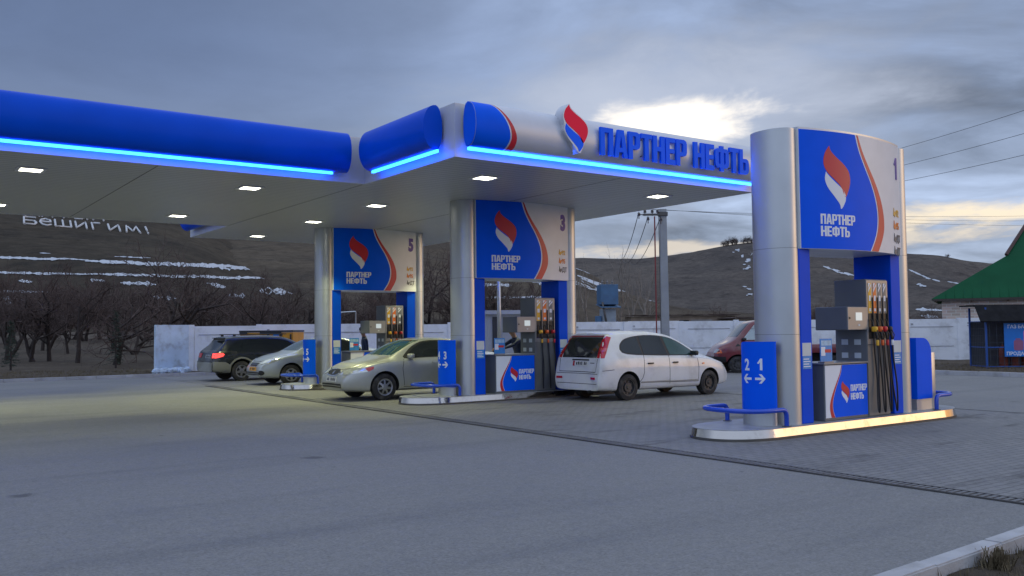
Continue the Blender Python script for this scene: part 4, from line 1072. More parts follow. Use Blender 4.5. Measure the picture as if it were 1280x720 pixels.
v = sedan(1.0, name='parked_sedan', paint=CP, extra=ex); v.location = (13.92, 20.28, 0); v.rotation_euler.z = radians(180)
tag(v, 'champagne silver sedan with red side lamps, parked beside the lane sign reading 4 3', 'sedan')
SP = paint('silver_paint', (.40, .43, .45), metal=.5, rough=.32, damt=.12)
ex = both('headlamp', catmull([(.36, .64), (.55, .66), (.74, .74), (.80, .82), (.70, .83), (.52, .77), (.38, .70)], 4), mHEAD, .012)
ex += [('headlamp_side', 'LR', [[(4.20, .78), (4.55, .66), (4.58, .70), (4.42, .79), (4.16, .84)]], mHEAD, .009),
       ('grille', 'F', [[(-.34, .70), (.34, .70), (.26, .60), (-.26, .60)]], mTRIM, .012),
       ('grille_bar', 'F', [rect(-.30, .30, .645, .66)], mCHR, .018, 'grille'),
       ('fog_recess', 'F', [arcpts(.62, .40, .075, 0, 360, 14)[:-1]], mTRIM, .012), ('fog_recess', 'F', [arcpts(-.62, .40, .075, 0, 360, 14)[:-1]], mTRIM, .012)]
v = sedan(.946, name='parked_sedan', W=1.76, paint=SP, rim='alloy', plate=mPLATEY, extra=ex, wind=M('windscreen_sky', (.05, .075, .10), .06, spec=.7)); v.location = (14.48, 28.0, 0); v.rotation_euler.z = radians(180)
tag(v, 'silver sedan with a yellow number plate, parked behind the lane sign reading 6 5', 'sedan')

# dark estate car -----------------------------------------------------------
DP = paint('dark_green_paint', (.016, .020, .022), metal=.3, rough=.25, damt=.12)
mCLAD = M('beige_cladding', (.20, .20, .17), .45, var=.1, coat=.2)
est = dict(name='parked_estate', L=4.80, W=1.77, zb=.27, lift=.05, paint=DP, wr=.34, axles=(1.02, 3.69), rim='alloy', arch=.06,
    top=[(0, 1.38), (.2, 1.47), (.6, 1.525), (1.4, 1.555), (2.2, 1.55), (2.7, 1.49), (3.1, 1.34), (3.4, 1.18), (3.62, 1.07), (4.0, 1.01), (4.4, .93), (4.7, .80), (4.8, .66)],
    belt=[(0, 1.0), (1, 1.0), (2.4, .985), (3.4, .96), (3.9, .90), (4.4, .81), (4.8, .56)],
    roofw=[(0, .66), (.3, .69), (1.2, .70), (2.4, .70), (2.9, .72), (3.3, .78), (3.7, .83), (4.3, .76), (4.8, .56)],
    plan=[(0, .86), (.1, .93), (.35, .975), (.8, 1), (3.5, 1), (4.0, .975), (4.4, .91), (4.65, .82), (4.8, .68)],
    rear=[(.25, .05), (.45, -.01), (.62, 0), (.75, .05), (.95, .09), (1.05, .15), (1.2, .34), (1.38, .58), (1.5, .7)],
    front=[(.25, -.12), (.4, -.01), (.55, 0), (.7, -.05), (.9, -.14)], mirrors=[(3.06, 1.0, 1)],
    decals=[('side_window', 'LR', [catmull([(.52, 1.06), (.68, 1.22), (.92, 1.36), (1.4, 1.44), (2.1, 1.45), (2.6, 1.40), (2.95, 1.25), (3.22, 1.04)], 5) + [(3.2, 1.0), (2.2, 1.02), (.6, 1.03)]], mGLASS, .004),
        ('lower_cladding', 'LR', [[(.03, .30), (.62, .30), (.64, .55), (.45, .66), (.05, .68)], [(1.42, .285), (3.28, .285), (3.3, .44), (1.42, .46)], [(4.08, .32), (4.74, .40), (4.72, .58), (4.15, .60)]], mCLAD, .010),
        ('arch_trim', 'LR', [arcpts(1.02, .35, .42, 8, 172) + arcpts(1.02, .35, .475, 172, 8), arcpts(3.69, .35, .42, 8, 172) + arcpts(3.69, .35, .475, 172, 8)], mCLAD, .012),
        ('door_gap', 'LR', [seam([(2.22, 1.0), (2.22, .45)]), seam([(3.28, .98), (3.3, .46)]), seam([(1.42, .98), (1.5, .7), (1.43, .48)])], mSEAM, .002),
        ('door_handle', 'LR', handles((1.56, 2.36), .87), DP, .03),
        ('rear_window', 'B', [[(-.60, 1.08), (.60, 1.08), (.54, 1.38), (-.54, 1.38)]], mGLASS, .004),
        ('rear_bumper', 'B', [rrect(-.74, .74, .33, .64, .05)], mCLAD, .012),
        ('tail_lamp', 'Q', [[(.46, .80), (.68, .80), (.86, .85), (.90, .92), (.84, .965), (.46, .95)]], mTAILLIT, .012), ('tail_lamp', 'P', [[(.46, .80), (.68, .80), (.86, .85), (.90, .92), (.84, .965), (.46, .95)]], mTAIL, .012),
        ('number_plate', 'B', [plate(-.26, .26, .78, .90)], M('plate_dim', (.30, .31, .31), .4), .014),
        ('plate_characters', 'B', plate_marks(-.24, .24, .78, .90), mTRIM, .016, 'number_plate'),
        ('tailgate_gap', 'B', [seam([(-.62, 1.0), (-.60, .68), (.60, .68), (.62, 1.0)], .012)], mSEAM, .003),
        ('windscreen', 'F', [[(-.62, 1.09), (.62, 1.09), (.54, 1.49), (-.54, 1.49)]], mGLASS, .004),
        ('headlamp', 'F', [[(.42, .74), (.76, .80), (.78, .90), (.45, .86)]], mHEAD, .01), ('headlamp', 'F', [[(-.42, .74), (-.76, .80), (-.78, .90), (-.45, .86)]], mHEAD, .01),
        ('grille', 'F', [rrect(-.36, .36, .70, .84, .03)], mTRIM, .01)],
    boxes=[('roof_rail', mTRIM, (.75, 2.75, -.60, -.565, 1.575, 1.605, .012)), ('roof_rail', mTRIM, (.75, 2.75, .565, .60, 1.575, 1.605, .012)), ('rail_foot', mTRIM, (.8, .9, -.60, -.565, 1.52, 1.58, .008)), ('rail_foot', mTRIM, (2.5, 2.6, -.60, -.565, 1.5, 1.58, .008)), ('rail_foot', mTRIM, (.8, .9, .565, .60, 1.52, 1.58, .008)), ('rail_foot', mTRIM, (2.5, 2.6, .565, .60, 1.5, 1.58, .008)), ('spoiler', DP, (.46, .72, -.52, .52, 1.455, 1.485, .012))])
v = car(est); v.location = (9.5, 31.55, 0); v.rotation_euler.z = radians(2)
tag(v, 'dark estate car with glowing red tail lamp and beige lower body by the fence', 'estate car')

# red light truck ---------------------------------------------------------
RP = paint('dark_red_paint', (.15, .010, .018), rough=.32, damt=.25)
cab = dict(name='parked_truck', L=2.45, W=1.95, zb=.42, lift=.05, paint=RP, wr=.335, axles=(1.62,), rim='steel', arch=.07,
    top=[(0, 2.08), (.15, 2.12), (.5, 2.14), (.9, 2.11), (1.12, 2.03), (1.32, 1.82), (1.5, 1.60), (1.66, 1.42), (1.85, 1.28), (2.1, 1.16), (2.3, 1.03), (2.42, .88), (2.45, .78)],
    belt=[(0, 1.25), (.8, 1.25), (1.2, 1.24), (1.6, 1.15), (2.0, 1.05), (2.3, .92), (2.45, .68)],
    roofw=[(0, .76), (.5, .77), (1.1, .78), (1.4, .84), (1.7, .88), (2.1, .80), (2.45, .62)],
    plan=[(0, .97), (.1, 1), (1.4, 1), (1.9, .97), (2.2, .90), (2.38, .80), (2.45, .70)],
    rear=[(.4, .0), (2.1, .0)], front=[(.4, -.06), (.55, 0), (.75, -.02), (.95, -.1), (1.1, -.16)],
    holes=[[(.16, 1.30), (.16, 1.93), (.98, 1.93), (1.42, 1.36), (1.40, 1.31)]], mirrors=[(1.40, 1.30, 1)], mirror_mat=mTRIM,
    decals=[('door_gap', 'LR', [seam([(.10, 2.0), (.10, .6), (1.15, .58), (1.24, .8), (1.46, 1.25)])], mSEAM, .002),
        ('window_post', 'LR', [[(.92, 1.28), (.97, 1.28), (.97, 1.92), (.92, 1.92)]], mTRIM, .006),
        ('door_handle', 'LR', handles((.2,), 1.12), mTRIM, .03),
        ('windscreen', 'F', [[(-.74, 1.45), (.74, 1.45), (.68, 1.98), (-.68, 1.98)]], mGLASS, .004),
        ('wing_vent', 'LR', [[(1.52, 1.08), (1.72, 1.06), (1.62, 1.18)]], mTRIM, .01),
        ('headlamp', 'F', [rrect(.45, .76, .80, .96, .03)], mHEAD, .01), ('headlamp', 'F', [rrect(-.76, -.45, .80, .96, .03)], mHEAD, .01),
        ('headlamp_side', 'LR', [[(2.18, .80), (2.38, .78), (2.36, .92), (2.22, .98)]], mAMBER, .01),
        ('front_bumper', 'F', [rrect(-.78, .78, .46, .66, .04)], mTRIM, .03), ('bumper_side', 'LR', [[(2.04, .46), (2.42, .48), (2.42, .66), (2.06, .66)]], mTRIM, .02)],
    boxes=[('cab_rear_wall', RP, (-.03, .02, -.92, .92, .6, 1.2, .01)), ('cargo_bed', RP, (-3.0, -.06, -1.0, 1.0, .78, 1.12, .01)), ('chassis', mUNDER, (-3.0, .4, -.5, .5, .42, .74, .02))])
v = car(cab)
for x in (-1.9,):
    for sd in (1, -1): wheel(v, x, sd * .93, .335, .2, sd, 'steel')
gl = M('side_glass_clear', (.4, .5, .5), .03)
def clear_glass():
    m = bpy.data.materials.new('clear_glass'); m.use_nodes = True; nt = m.node_tree; N = nt.nodes; L = nt.links
    t = N.new('ShaderNodeBsdfTransparent'); t.inputs[0].default_value = (.82, .88, .88, 1); g = N.new('ShaderNodeBsdfGlossy'); g.inputs['Roughness'].default_value = .03
    f = N.new('ShaderNodeFresnel'); x = N.new('ShaderNodeMixShader'); L.new(f.outputs[0], x.inputs[0]); L.new(t.outputs[0], x.inputs[1]); L.new(g.outputs[0], x.inputs[2])
    L.new(x.outputs[0], N['Material Output'].inputs[0]); return m
mCLEAR = clear_glass()
for sd in (1, -1):
    b = B(); f = lambda u, q: (u, sd * (.955 - (q - 1.25) * .22), q)
    b.bm.faces.new([b.bm.verts.new(f(u, q)) for u, q in ((.165, 1.31), (.165, 1.92), (.97, 1.92), (1.41, 1.35))]); b.build('side_window', mCLEAR, v)
b = B(); b.lathe([(.17, 1.22), (.19, 1.225), (.19, 1.245), (.17, 1.25)], 'X', (0, .45, .25), 16); sw = b.build('steering_wheel', mTRIM, v)
b = B(); b.box(.2, .36, .25, .75, 1.2, 1.62, .05); b.build('seat_back', mTRIM, v, ang=50)
v.location = (27.65, 21.88, 0); v.rotation_euler.z = math.atan2(.58, -.81); v.scale = (1, 1, .9)
tag(v, 'dark red light truck with sloping bonnet, standing between the white minivan and portal 1', 'truck')

# ------------------------------------------------------------------ hills
def yh(px): return 395 + (2230 - px) * 26 / 2400.0         # eye level line in the 1280 x 720 frame
def at_depth(px, py, D):
    q = (px - 640) / FPX; z = CAM.z + (yh(px) - py) / FPX * D
    return Vector((0, 0, z)) + FW * D + RT * (q * D)
class Hill:
    def __init__(s, sky, D0, D1, z0, amp, seed, pw=1.0):
        s.sky, s.D0, s.D1, s.z0, s.amp, s.seed, s.pw = catmull(sky, 6), D0, D1, z0, amp, seed, pw
    def pt(s, px, t):
        D = s.D0 + (s.D1 - s.D0) * min(t, 1) + (max(0, t - 1)) * 160
        q = (px - 640) / FPX; zt = CAM.z + (yh(px) - itp(s.sky, px)) / FPX * s.D1
        p = FW * D + RT * (q * D)
        n = noise.fractal(Vector((p.x * .012, p.y * .012, s.seed)), 1, 2.1, 6); n2 = noise.fractal(Vector((p.x * .06, p.y * .06, s.seed + 4)), 1, 2, 4)
        z = s.z0 + (zt - s.z0) * (min(t, 1) ** s.pw) + (s.amp * n + s.amp * .16 * n2) * min(1, 2.2 * t) * (1 if t < .9 else .45)
        if t > 1: z -= (t - 1) ** 1.5 * 60
        return Vector((p.x, p.y, z))
    def build(s, name, px0, px1, step, nt=60, mat=None):
        b = B(); nx = int((px1 - px0) / step); ts = [i / nt for i in range(nt + 1)] + [1.02, 1.06, 1.12, 1.2, 1.35, 1.6]
        P = [[b.bm.verts.new(s.pt(px0 + step * i, t)) for t in ts] for i in range(nx + 1)]
        for i in range(nx):
            for j in range(len(ts) - 1): b.bm.faces.new((P[i][j], P[i + 1][j], P[i + 1][j + 1], P[i][j + 1]))
        return tag(b.build(name, mat or mHILL, smooth=True), kind='structure')
    def on(s, px, py, up=.12):
        """point of the slope seen at that place of the photograph"""
        lo, hi = 0.0, 1.0
        def yy(t):
            p = s.pt(px, t); D = p.dot(FW); return yh(px) - (p.z - CAM.z) / D * FPX
        ylo, yhi = yy(0), yy(1)
        for _ in range(26):
            m = (lo + hi) / 2
            if yy(m) > py: lo = m
            else: hi = m
        p = s.pt(px, (lo + hi) / 2); return p + Vector((0, 0, up))
hA = Hill([(-700, 150), (-300, 165), (0, 215), (150, 238), (230, 262), (300, 300), (345, 322), (400, 350), (450, 368), (520, 385), (640, 398), (760, 404)], 105, 330, 1.0, 2.2, 1, 1.0)
hB = Hill([(200, 250), (400, 262), (500, 280), (560, 296), (620, 315), (680, 326), (725, 338), (765, 358), (800, 372), (860, 386), (960, 394), (1100, 400)], 150, 420, 1.0, 2.5, 9, .95)
hC = Hill([(300, 250), (480, 278), (560, 296), (640, 313), (700, 320), (730, 322), (790, 322.5), (830, 320), (870, 315), (900, 309), (925, 306), (960, 303), (1010, 304), (1060, 309), (1100, 315), (1130, 318), (1160, 319), (1190, 322), (1225, 327), (1300, 334), (1450, 345), (1800, 372), (2100, 385)], 330, 720, -6, 5.0, 21, .9)
hA.build('hill', -700, 760, 7, 80); hB.build('hill', 200, 1100, 6, 60, mHILLB); hC.build('hill', 300, 2100, 7, 70, mHILLC)
mSNOW = M('snow', (.44, .47, .52), .8, var=.15, scale=.5)
def snow(h, strips, name='snow'):
    """strips: (px0,py0,px1,py1,thickness px, raggedness) melting drifts lying along the terraces"""
    b = B(); rnd = random.Random(5)
    for x0, y0, x1, y1, th, rg in strips:
        if abs(x1 - x0) < 13:
            for k in range(7):
                t = rnd.random(); cx, cy, q = x0 + (x1 - x0) * t + rnd.gauss(0, 1.0), y0 + (y1 - y0) * t + rnd.gauss(0, .8), th * rnd.uniform(.2, .55)
                b.bm.faces.new([b.bm.verts.new(h.on(cx + q * (1.1 + .5 * rnd.random()) * cos(a), cy + q * .55 * (.6 + .6 * rnd.random()) * sin(a), .2 + .03 * k)) for a in [2 * pi * i / 8 for i in range(8)]])
            continue
        n = max(6, int(abs(x1 - x0) / 2.2)); up, dn = [], []
        for i in range(n + 1):
            t = i / n; x = x0 + (x1 - x0) * t; y = y0 + (y1 - y0) * t + 1.2 * noise.noise(Vector((x * .03, y0, 2)))
            w = .85 * th * (.3 + .7 * min(1, 6 * t, 6 * (1 - t))) * (1 + rg * noise.fractal(Vector((x * .16, y0 * 3, 7)), 1, 2, 4)) * .5
            if w <= .12:
                if len(up) > 1: _snowstrip(b, up, dn)
                up, dn = [], []; continue
            up.append(h.on(x, y - w * (.8 + .4 * rnd.random()))); dn.append(h.on(x, y + w * (.8 + .4 * rnd.random())))
        if len(up) > 1: _snowstrip(b, up, dn)
    tag(b.build(name, mSNOW), kind='structure')
def _snowstrip(b, up, dn):
    u = [b.bm.verts.new(p) for p in up]; d = [b.bm.verts.new(p) for p in dn]
    for i in range(len(u) - 1): b.bm.faces.new((d[i], d[i + 1], u[i + 1], u[i]))
snow(hA, [(-150, 318, 110, 325.5, 3.0, 1.2), (105, 327, 300, 334, 5.0, 1.0), (140, 321.5, 190, 323.5, 1.2, 1.5), (250, 331, 318, 337, 5.5, 1.3), (300, 334, 360, 343.5, 4.0, 1.5), (-150, 338, 120, 344, 3.0, 1.1), (105, 343, 345, 349, 3.6, .9), (330, 348, 397, 354, 3.6, 1.0),
          (258, 354.5, 282, 360, 4.5, 1.6), (322, 365, 396, 362, 8, 1.6), (284, 370, 306, 371, 5, 1.4), (150, 354, 195, 357, 4.5, 2.0), (110, 351, 130, 352, 3, 2), (-60, 364, 60, 366, 3, 1.6), (-40, 374, 34, 378, 9, 1.8), (20, 352, 40, 353, 3, 1.6), (190, 372, 220, 374, 3, 2), (46, 317, 62, 317.5, 1, 1)])
snow(hB, [(590, 343, 650, 352, 3, 1.4), (600, 356, 640, 357, 3.5, 1.5), (655, 344, 680, 357, 6, 1.4), (600, 373, 690, 371.5, 2.5, 1.3), (716, 334, 752, 346, 2.2, 1.0), (722, 345, 752, 355, 2.4, 1.0), (726, 349, 752, 360, 7, 1.0), (716, 352, 738, 360, 4, 1.2), (735, 361, 758, 363, 2.4, 1.2), (760, 349, 790, 364, 2, 1.3), (765, 362, 788, 365, 2.6, 1.0), (806, 373, 826, 376, 5.5, .9), (826, 376, 846, 377, 1.2, 1.2), (1012, 343, 1034, 354, 2, 1), (1014, 330, 1030, 336, 2, 1)])
snow(hC, [(916, 317, 926, 312, 3, 1.8), (926, 321, 944, 316, 3, 2.2), (930, 330, 939, 326, 4, 2), (931, 338, 938, 334, 4, 2), (928, 357, 937, 362, 4, 2), (931, 369, 940, 368, 3, 2), (1137, 337, 1160, 347, 2.2, .9), (1155, 347, 1178, 352, 1.8, 1.5), (1148, 355, 1158, 360, 4, 2), (1144, 387, 1178, 388, 3, 1.3), (1150, 394, 1172, 397, 4, 1.4), (1030, 333, 1070, 345, 3, 1.5), (1185, 352, 1205, 356, 1.5, 1.5)])

# whitewashed stone lettering on the hillside
def hill_letters():
    strokes = {
        'Б': [[(8, 9), (1, 9), (1, 0), (7, 0), (8.2, 2.2), (7, 4.6), (1, 4.8)]], 'е': [[(1, 3.6), (7, 3.6), (6.6, 5.8), (4, 6.6), (1.4, 5.4), (.8, 3), (2.2, .6), (4.6, 0), (7, 1)]],
        'ш': [[(0, 6.6), (0, 0), (9, 0), (9, 6.6)], [(4.5, 0), (4.5, 6.6)]], 'и': [[(0, 6.6), (0, 0), (6, 6.6), (6, 0)]], 'г': [[(0, 0), (0, 6.6), (5, 6.6)]],
        'м': [[(0, 0), (1.2, 6.6), (4, 1.2), (6.8, 6.6), (8, 0)]], '!': [[(1, 7), (1, 2.6)], [(1, .9), (1, .1)]],
        'А': [[(0, 0), (4, 9), (8, 0)], [(1.6, 3.4), (6.4, 3.4)]], 'л': [[(0, 0), (3, 6.6), (6, 0)]], 'т': [[(3, 0), (3, 6.6)], [(0, 6.6), (6, 6.6)]],
        'ы': [[(0, 6.6), (0, 0), (4, 0), (4.6, 2), (4, 3.8), (0, 3.8)], [(7, 0), (7, 6.6)]], 'н': [[(0, 0), (0, 6.6)], [(0, 3.4), (6, 3.4)], [(6, 0), (6, 6.6)]]}
    r = empty('hillside_lettering', hA.on(110, 286, 0)); O = r.location.copy()
    tag(r, 'big white stone letters laid out on the dark hillside under the canopy edge', 'hillside letters')
    m = M('whitewashed_stone', (.50, .51, .53), .9, var=.3, scale=.8)
    for txt, x0, y0, x1, y1, hh in (('Бешигим!', 26, 280, 191, 293.5, 1.0), ('Алтын', 30, 269.5, 136, 277.0, 1.0)):
        adv = {'ш': 12, 'м': 11.5, 'ы': 10.5, '!': 4}; tot = sum(adv.get(c, 9.6) for c in txt); u0 = 0
        for c in txt:
            b = B()
            for st in strokes[c]:
                pts = []
                for i in range(len(st) - 1):
                    for k in range(4): t = k / 4; pts.append((st[i][0] * (1 - t) + st[i + 1][0] * t, st[i][1] * (1 - t) + st[i + 1][1] * t))
                pts.append(st[-1]); P = []
                for u, v in pts:
                    q = (u0 + u) / tot; k = .95 if c in 'БА' else 1.22; P.append(hA.on(x0 + (x1 - x0) * q - v * k * (.04 + .45 * q), y0 + (y1 - y0) * q - v * k * hh, .25) - O)
                b.tube(P, .23, 5)
            b.build('letter', m, r); u0 += adv.get(c, 9.6)
hill_letters()

# ------------------------------------------------------------------ fence
mFEN = M('fence_whitewash', (.72, .74, .78), .85, var=.10, scale=1.2, dirt=(.22, .20, .18), dscale=1.6, damt=.35, bump=.2, bscale=12)
mFENB = M('fence_bluewash', (.52, .64, .78), .85, var=.14, scale=1.6, dirt=(.20, .19, .18), dscale=2.2, damt=.6, bump=.2, bscale=12)
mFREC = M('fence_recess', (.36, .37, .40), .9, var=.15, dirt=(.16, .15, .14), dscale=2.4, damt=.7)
def fence():
    pts = [Vector((10.85, 37.7, 0)), Vector((30.4, 29.3, 0)), Vector((40.2, 21.6, 0)), Vector((52, 9.0, 0))]
    r = empty('concrete_fence', pts[0]); tag(r, 'long whitewashed concrete panel fence with posts running behind the filling station', 'fence')
    H = 1.95
    for a, c in zip(pts, pts[1:]):
        d = c - a; Ln = d.length; d.normalize(); n = Vector((d.y, -d.x, 0)); k = max(1, round(Ln / 2.75)); w = Ln / k
        if n.dot(-FW) < 0: n = -n
        for i in range(k):
            o = a + d * (w * i) - pts[0]; e = random.uniform(-.03, .03)
            P = lambda s, q, z: tuple(o + d * s + n * q + Vector((0, 0, z)))
            def bx(b, s0, s1, q0, q1, z0, z1): b.loft([[P(s, q, z0) for s, q in ((s0, q0), (s1, q0), (s1, q1), (s0, q1))], [P(s, q, z1) for s, q in ((s0, q0), (s1, q0), (s1, q1), (s0, q1))]])
            b = B(); bx(b, .115, w - .115, -.05, .03, .05, H + e); pn = b.build('panel', mFEN, r)
            for z0, z1 in ((H - .40 + e, H - .10 + e),):
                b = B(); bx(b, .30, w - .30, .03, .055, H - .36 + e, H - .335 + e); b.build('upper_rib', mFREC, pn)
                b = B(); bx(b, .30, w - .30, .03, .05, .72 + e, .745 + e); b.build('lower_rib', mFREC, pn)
                b = B(); bx(b, .30, w - .30, .028, .036, .78, H - .40); b.build('inner_field', mFEN, pn)
            if random.random() < .8:
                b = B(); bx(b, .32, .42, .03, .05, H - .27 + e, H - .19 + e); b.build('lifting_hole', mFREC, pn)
            b = B(); bx(b, -.11, .11, -.08, .07, -.05, H + .02 + random.uniform(-.02, .03)); b.build('post', mFEN, r)
fence()
def fence_end():
    r = empty('fence_slab', (9.35, 37.35, 0)); tag(r, 'tall pale blue whitewashed slab with a crumbling foot at the left end of the fence', 'fence slab')
    d = Vector((1.4, .38, 0)).normalized(); n = Vector((d.y, -d.x, 0)); L = 1.42
    b = B(); up, lo = [], []
    for i in range(25):
        s = L * i / 24; zb = .12 + .14 * noise.noise(Vector((s * 5, 0, 3))) + .1 * abs(noise.noise(Vector((s * 13, 2, 0)))); up.append((s, 1.99 + .015 * noise.noise(Vector((s * 6, 1, 0))))); lo.append((s, zb))
    poly = up + lo[::-1]; lay(shape2d([poly]), lambda u, v, w: tuple(d * u + n * w + Vector((0, 0, v))), 'slab', mFENB, r, t=.06, back=-.08)
    for k in range(14):
        s = random.uniform(-.3, L); b = B(); bmesh.ops.create_icosphere(b.bm, subdivisions=2, radius=1)
        for v in b.bm.verts:
            q = 1 + .4 * noise.noise(v.co * 1.6 + Vector((k * 7, 0, 0))); v.co *= q
            v.co = Vector((v.co.x * .13, v.co.y * .11, v.co.z * .12)) * random.uniform(.8, 1.6) if False else Vector((v.co.x * .15, v.co.y * .12, v.co.z * .14))
            v.co += d * s + n * (.18 + .07 * (k % 3)) + Vector((0, 0, .16))
        b.build('rubble', mFENB, r)
fence_end()

# ------------------------------------------------------------------ buildings and yard things
def brick_mat(name, c1, c2, mo, sc=1.0):
    m = bpy.data.materials.new(name); m.use_nodes = True; nt = m.node_tree; N = nt.nodes; L = nt.links; b = N['Principled BSDF']
    tc = N.new('ShaderNodeTexCoord'); mp = N.new('ShaderNodeMapping'); mp.inputs['Rotation'].default_value = (pi / 2, 0, 0); L.new(tc.outputs['Object'], mp.inputs[0])
    t = N.new('ShaderNodeTexBrick'); L.new(mp.outputs[0], t.inputs['Vector']); t.inputs['Scale'].default_value = sc
    t.inputs['Brick Width'].default_value = .42; t.inputs['Row Height'].default_value = .15; t.inputs['Mortar Size'].default_value = .016; t.inputs['Bias'].default_value = -.1
    t.inputs['Color1'].default_value = (*c1, 1); t.inputs['Color2'].default_value = (*c2, 1); t.inputs['Mortar'].default_value = (*mo, 1)
    n = N.new('ShaderNodeTexNoise'); n.inputs['Scale'].default_value = 1.4; n.inputs['Detail'].default_value = 6; L.new(tc.outputs['Object'], n.inputs[0])
    x = N.new('ShaderNodeMix'); x.data_type = 'RGBA'; x.blend_type = 'MULTIPLY'; x.inputs[0].default_value = .25; L.new(t.outputs['Color'], x.inputs[6]); L.new(n.outputs['Color'], x.inputs[7])
    g = N.new('ShaderNodeMix'); g.data_type = 'RGBA'; g.inputs[0].default_value = .35; L.new(x.outputs[2], g.inputs[6]); L.new(t.outputs['Color'], g.inputs[7])
    L.new(g.outputs[2], b.inputs['Base Color']); b.inputs['Roughness'].default_value = .9
    return m
def house():
    # local frame: x along the wall (image right), y away from the camera
    p = at_depth(1177, 400, 46); r = empty('brick_house', (p.x, p.y, 0), math.atan2(RT.y, RT.x) - radians(27))
    tag(r, 'brick house with a steep green metal roof behind the fence at the right edge', 'house')
    b = B(); b.box(0, 14, 0, 8, -.1, 2.96); b.build('wall', brick_mat('brown_brick', (.66, .52, .45), (.46, .36, .31), (.70, .67, .63)), r)
    mR = M('roof_green', (.008, .075, .032), .75, var=.15, scale=.8, spec=.12)
    b = B(); e, h, dx = .45, 6.9, 4.7
    A = [(-e, -.6, 2.98), (14.5, -.6, 2.98), (14.5, 8.6, 2.98), (-e, 8.6, 2.98)]; a1, a2 = (3.15, 3.0, 5.55), (3.15, 5.0, 5.55)
    A = [(x_, y_ + (.25 if y_ < 0 else 0), z_) for x_, y_, z_ in A]; P = [Vector(v) for v in A]; R1, R2 = Vector((dx - .6, 4, h)), Vector((14.5, 4, h))
    fr = lambda y0: None
    def slab(pts, th=.07):
        vs = [b.bm.verts.new(v) for v in pts]; vs2 = [b.bm.verts.new(Vector(v) - Vector((0, 0, th))) for v in pts]
        b.bm.faces.new(vs); b.bm.faces.new(vs2[::-1]); n = len(pts)
        for i in range(n): b.bm.faces.new((vs[i], vs2[i], vs2[(i + 1) % n], vs[(i + 1) % n]))
    g1, g2 = Vector((3.05, 1.95, 5.19)), Vector((3.05, 6.05, 5.19))
    slab([P[0], P[1], R2, R1, g1]); slab([P[2], P[3], g2, R1, R2]); slab([P[3], P[0], g1, g2])
    rf = b.build('roof', mR, r)
    b = B()
    for i in range(36):
        x = .2 + i * .4
        if x > 14: break
        y1 = itp([(-.45, -.35), (3.05, 1.95), (4.1, 4)], x); z1 = 2.98 + 3.92 * (y1 + .35) / 4.35
        b.tube([(x, -.35, 3.0), (x, y1 - .1, z1 - .07)], .012, 4)
    b.build('roof_seam', mR, rf)
    b = B(); b.quad([g1 + Vector((.12, .1, 0)), g2 + Vector((.12, -.1, 0)), R1 + Vector((.35, 0, -.15))]); b.build('gable', M('gable_dark', (.035, .022, .02), .8), r)
    b = B()
    for i in range(9): b.box(-.3 + i * 1.6, -.2 + i * 1.6, -.31, -.003, 2.80, 2.90)
    b.build('rafter_ends', M('rafter', (.10, .06, .04), .8), r)
    b = B(); b.box(-.42, 14.4, -.37, -.32, 2.86, 2.97); b.build('eaves_board', M('eaves', (.05, .04, .035), .7), r)
    b = B(); b.tube([g1 + Vector((-.05, -.05, .02)), R1 + Vector((-.05, 0, .06))], .09, 5); b.build('barge_board', M('barge', (.07, .03, .025), .7), r)
    for x in (4.2, 8.4):
        b = B(); b.box(x, x + 1.3, -.03, .1, 1.1, 2.4); w = b.build('window', M('frame_white', (.6, .6, .6), .5), r)
        b = B(); b.box(x + .07, x + 1.23, -.04, -.028, 1.17, 2.33); b.build('pane', mGLASS, w)
house()
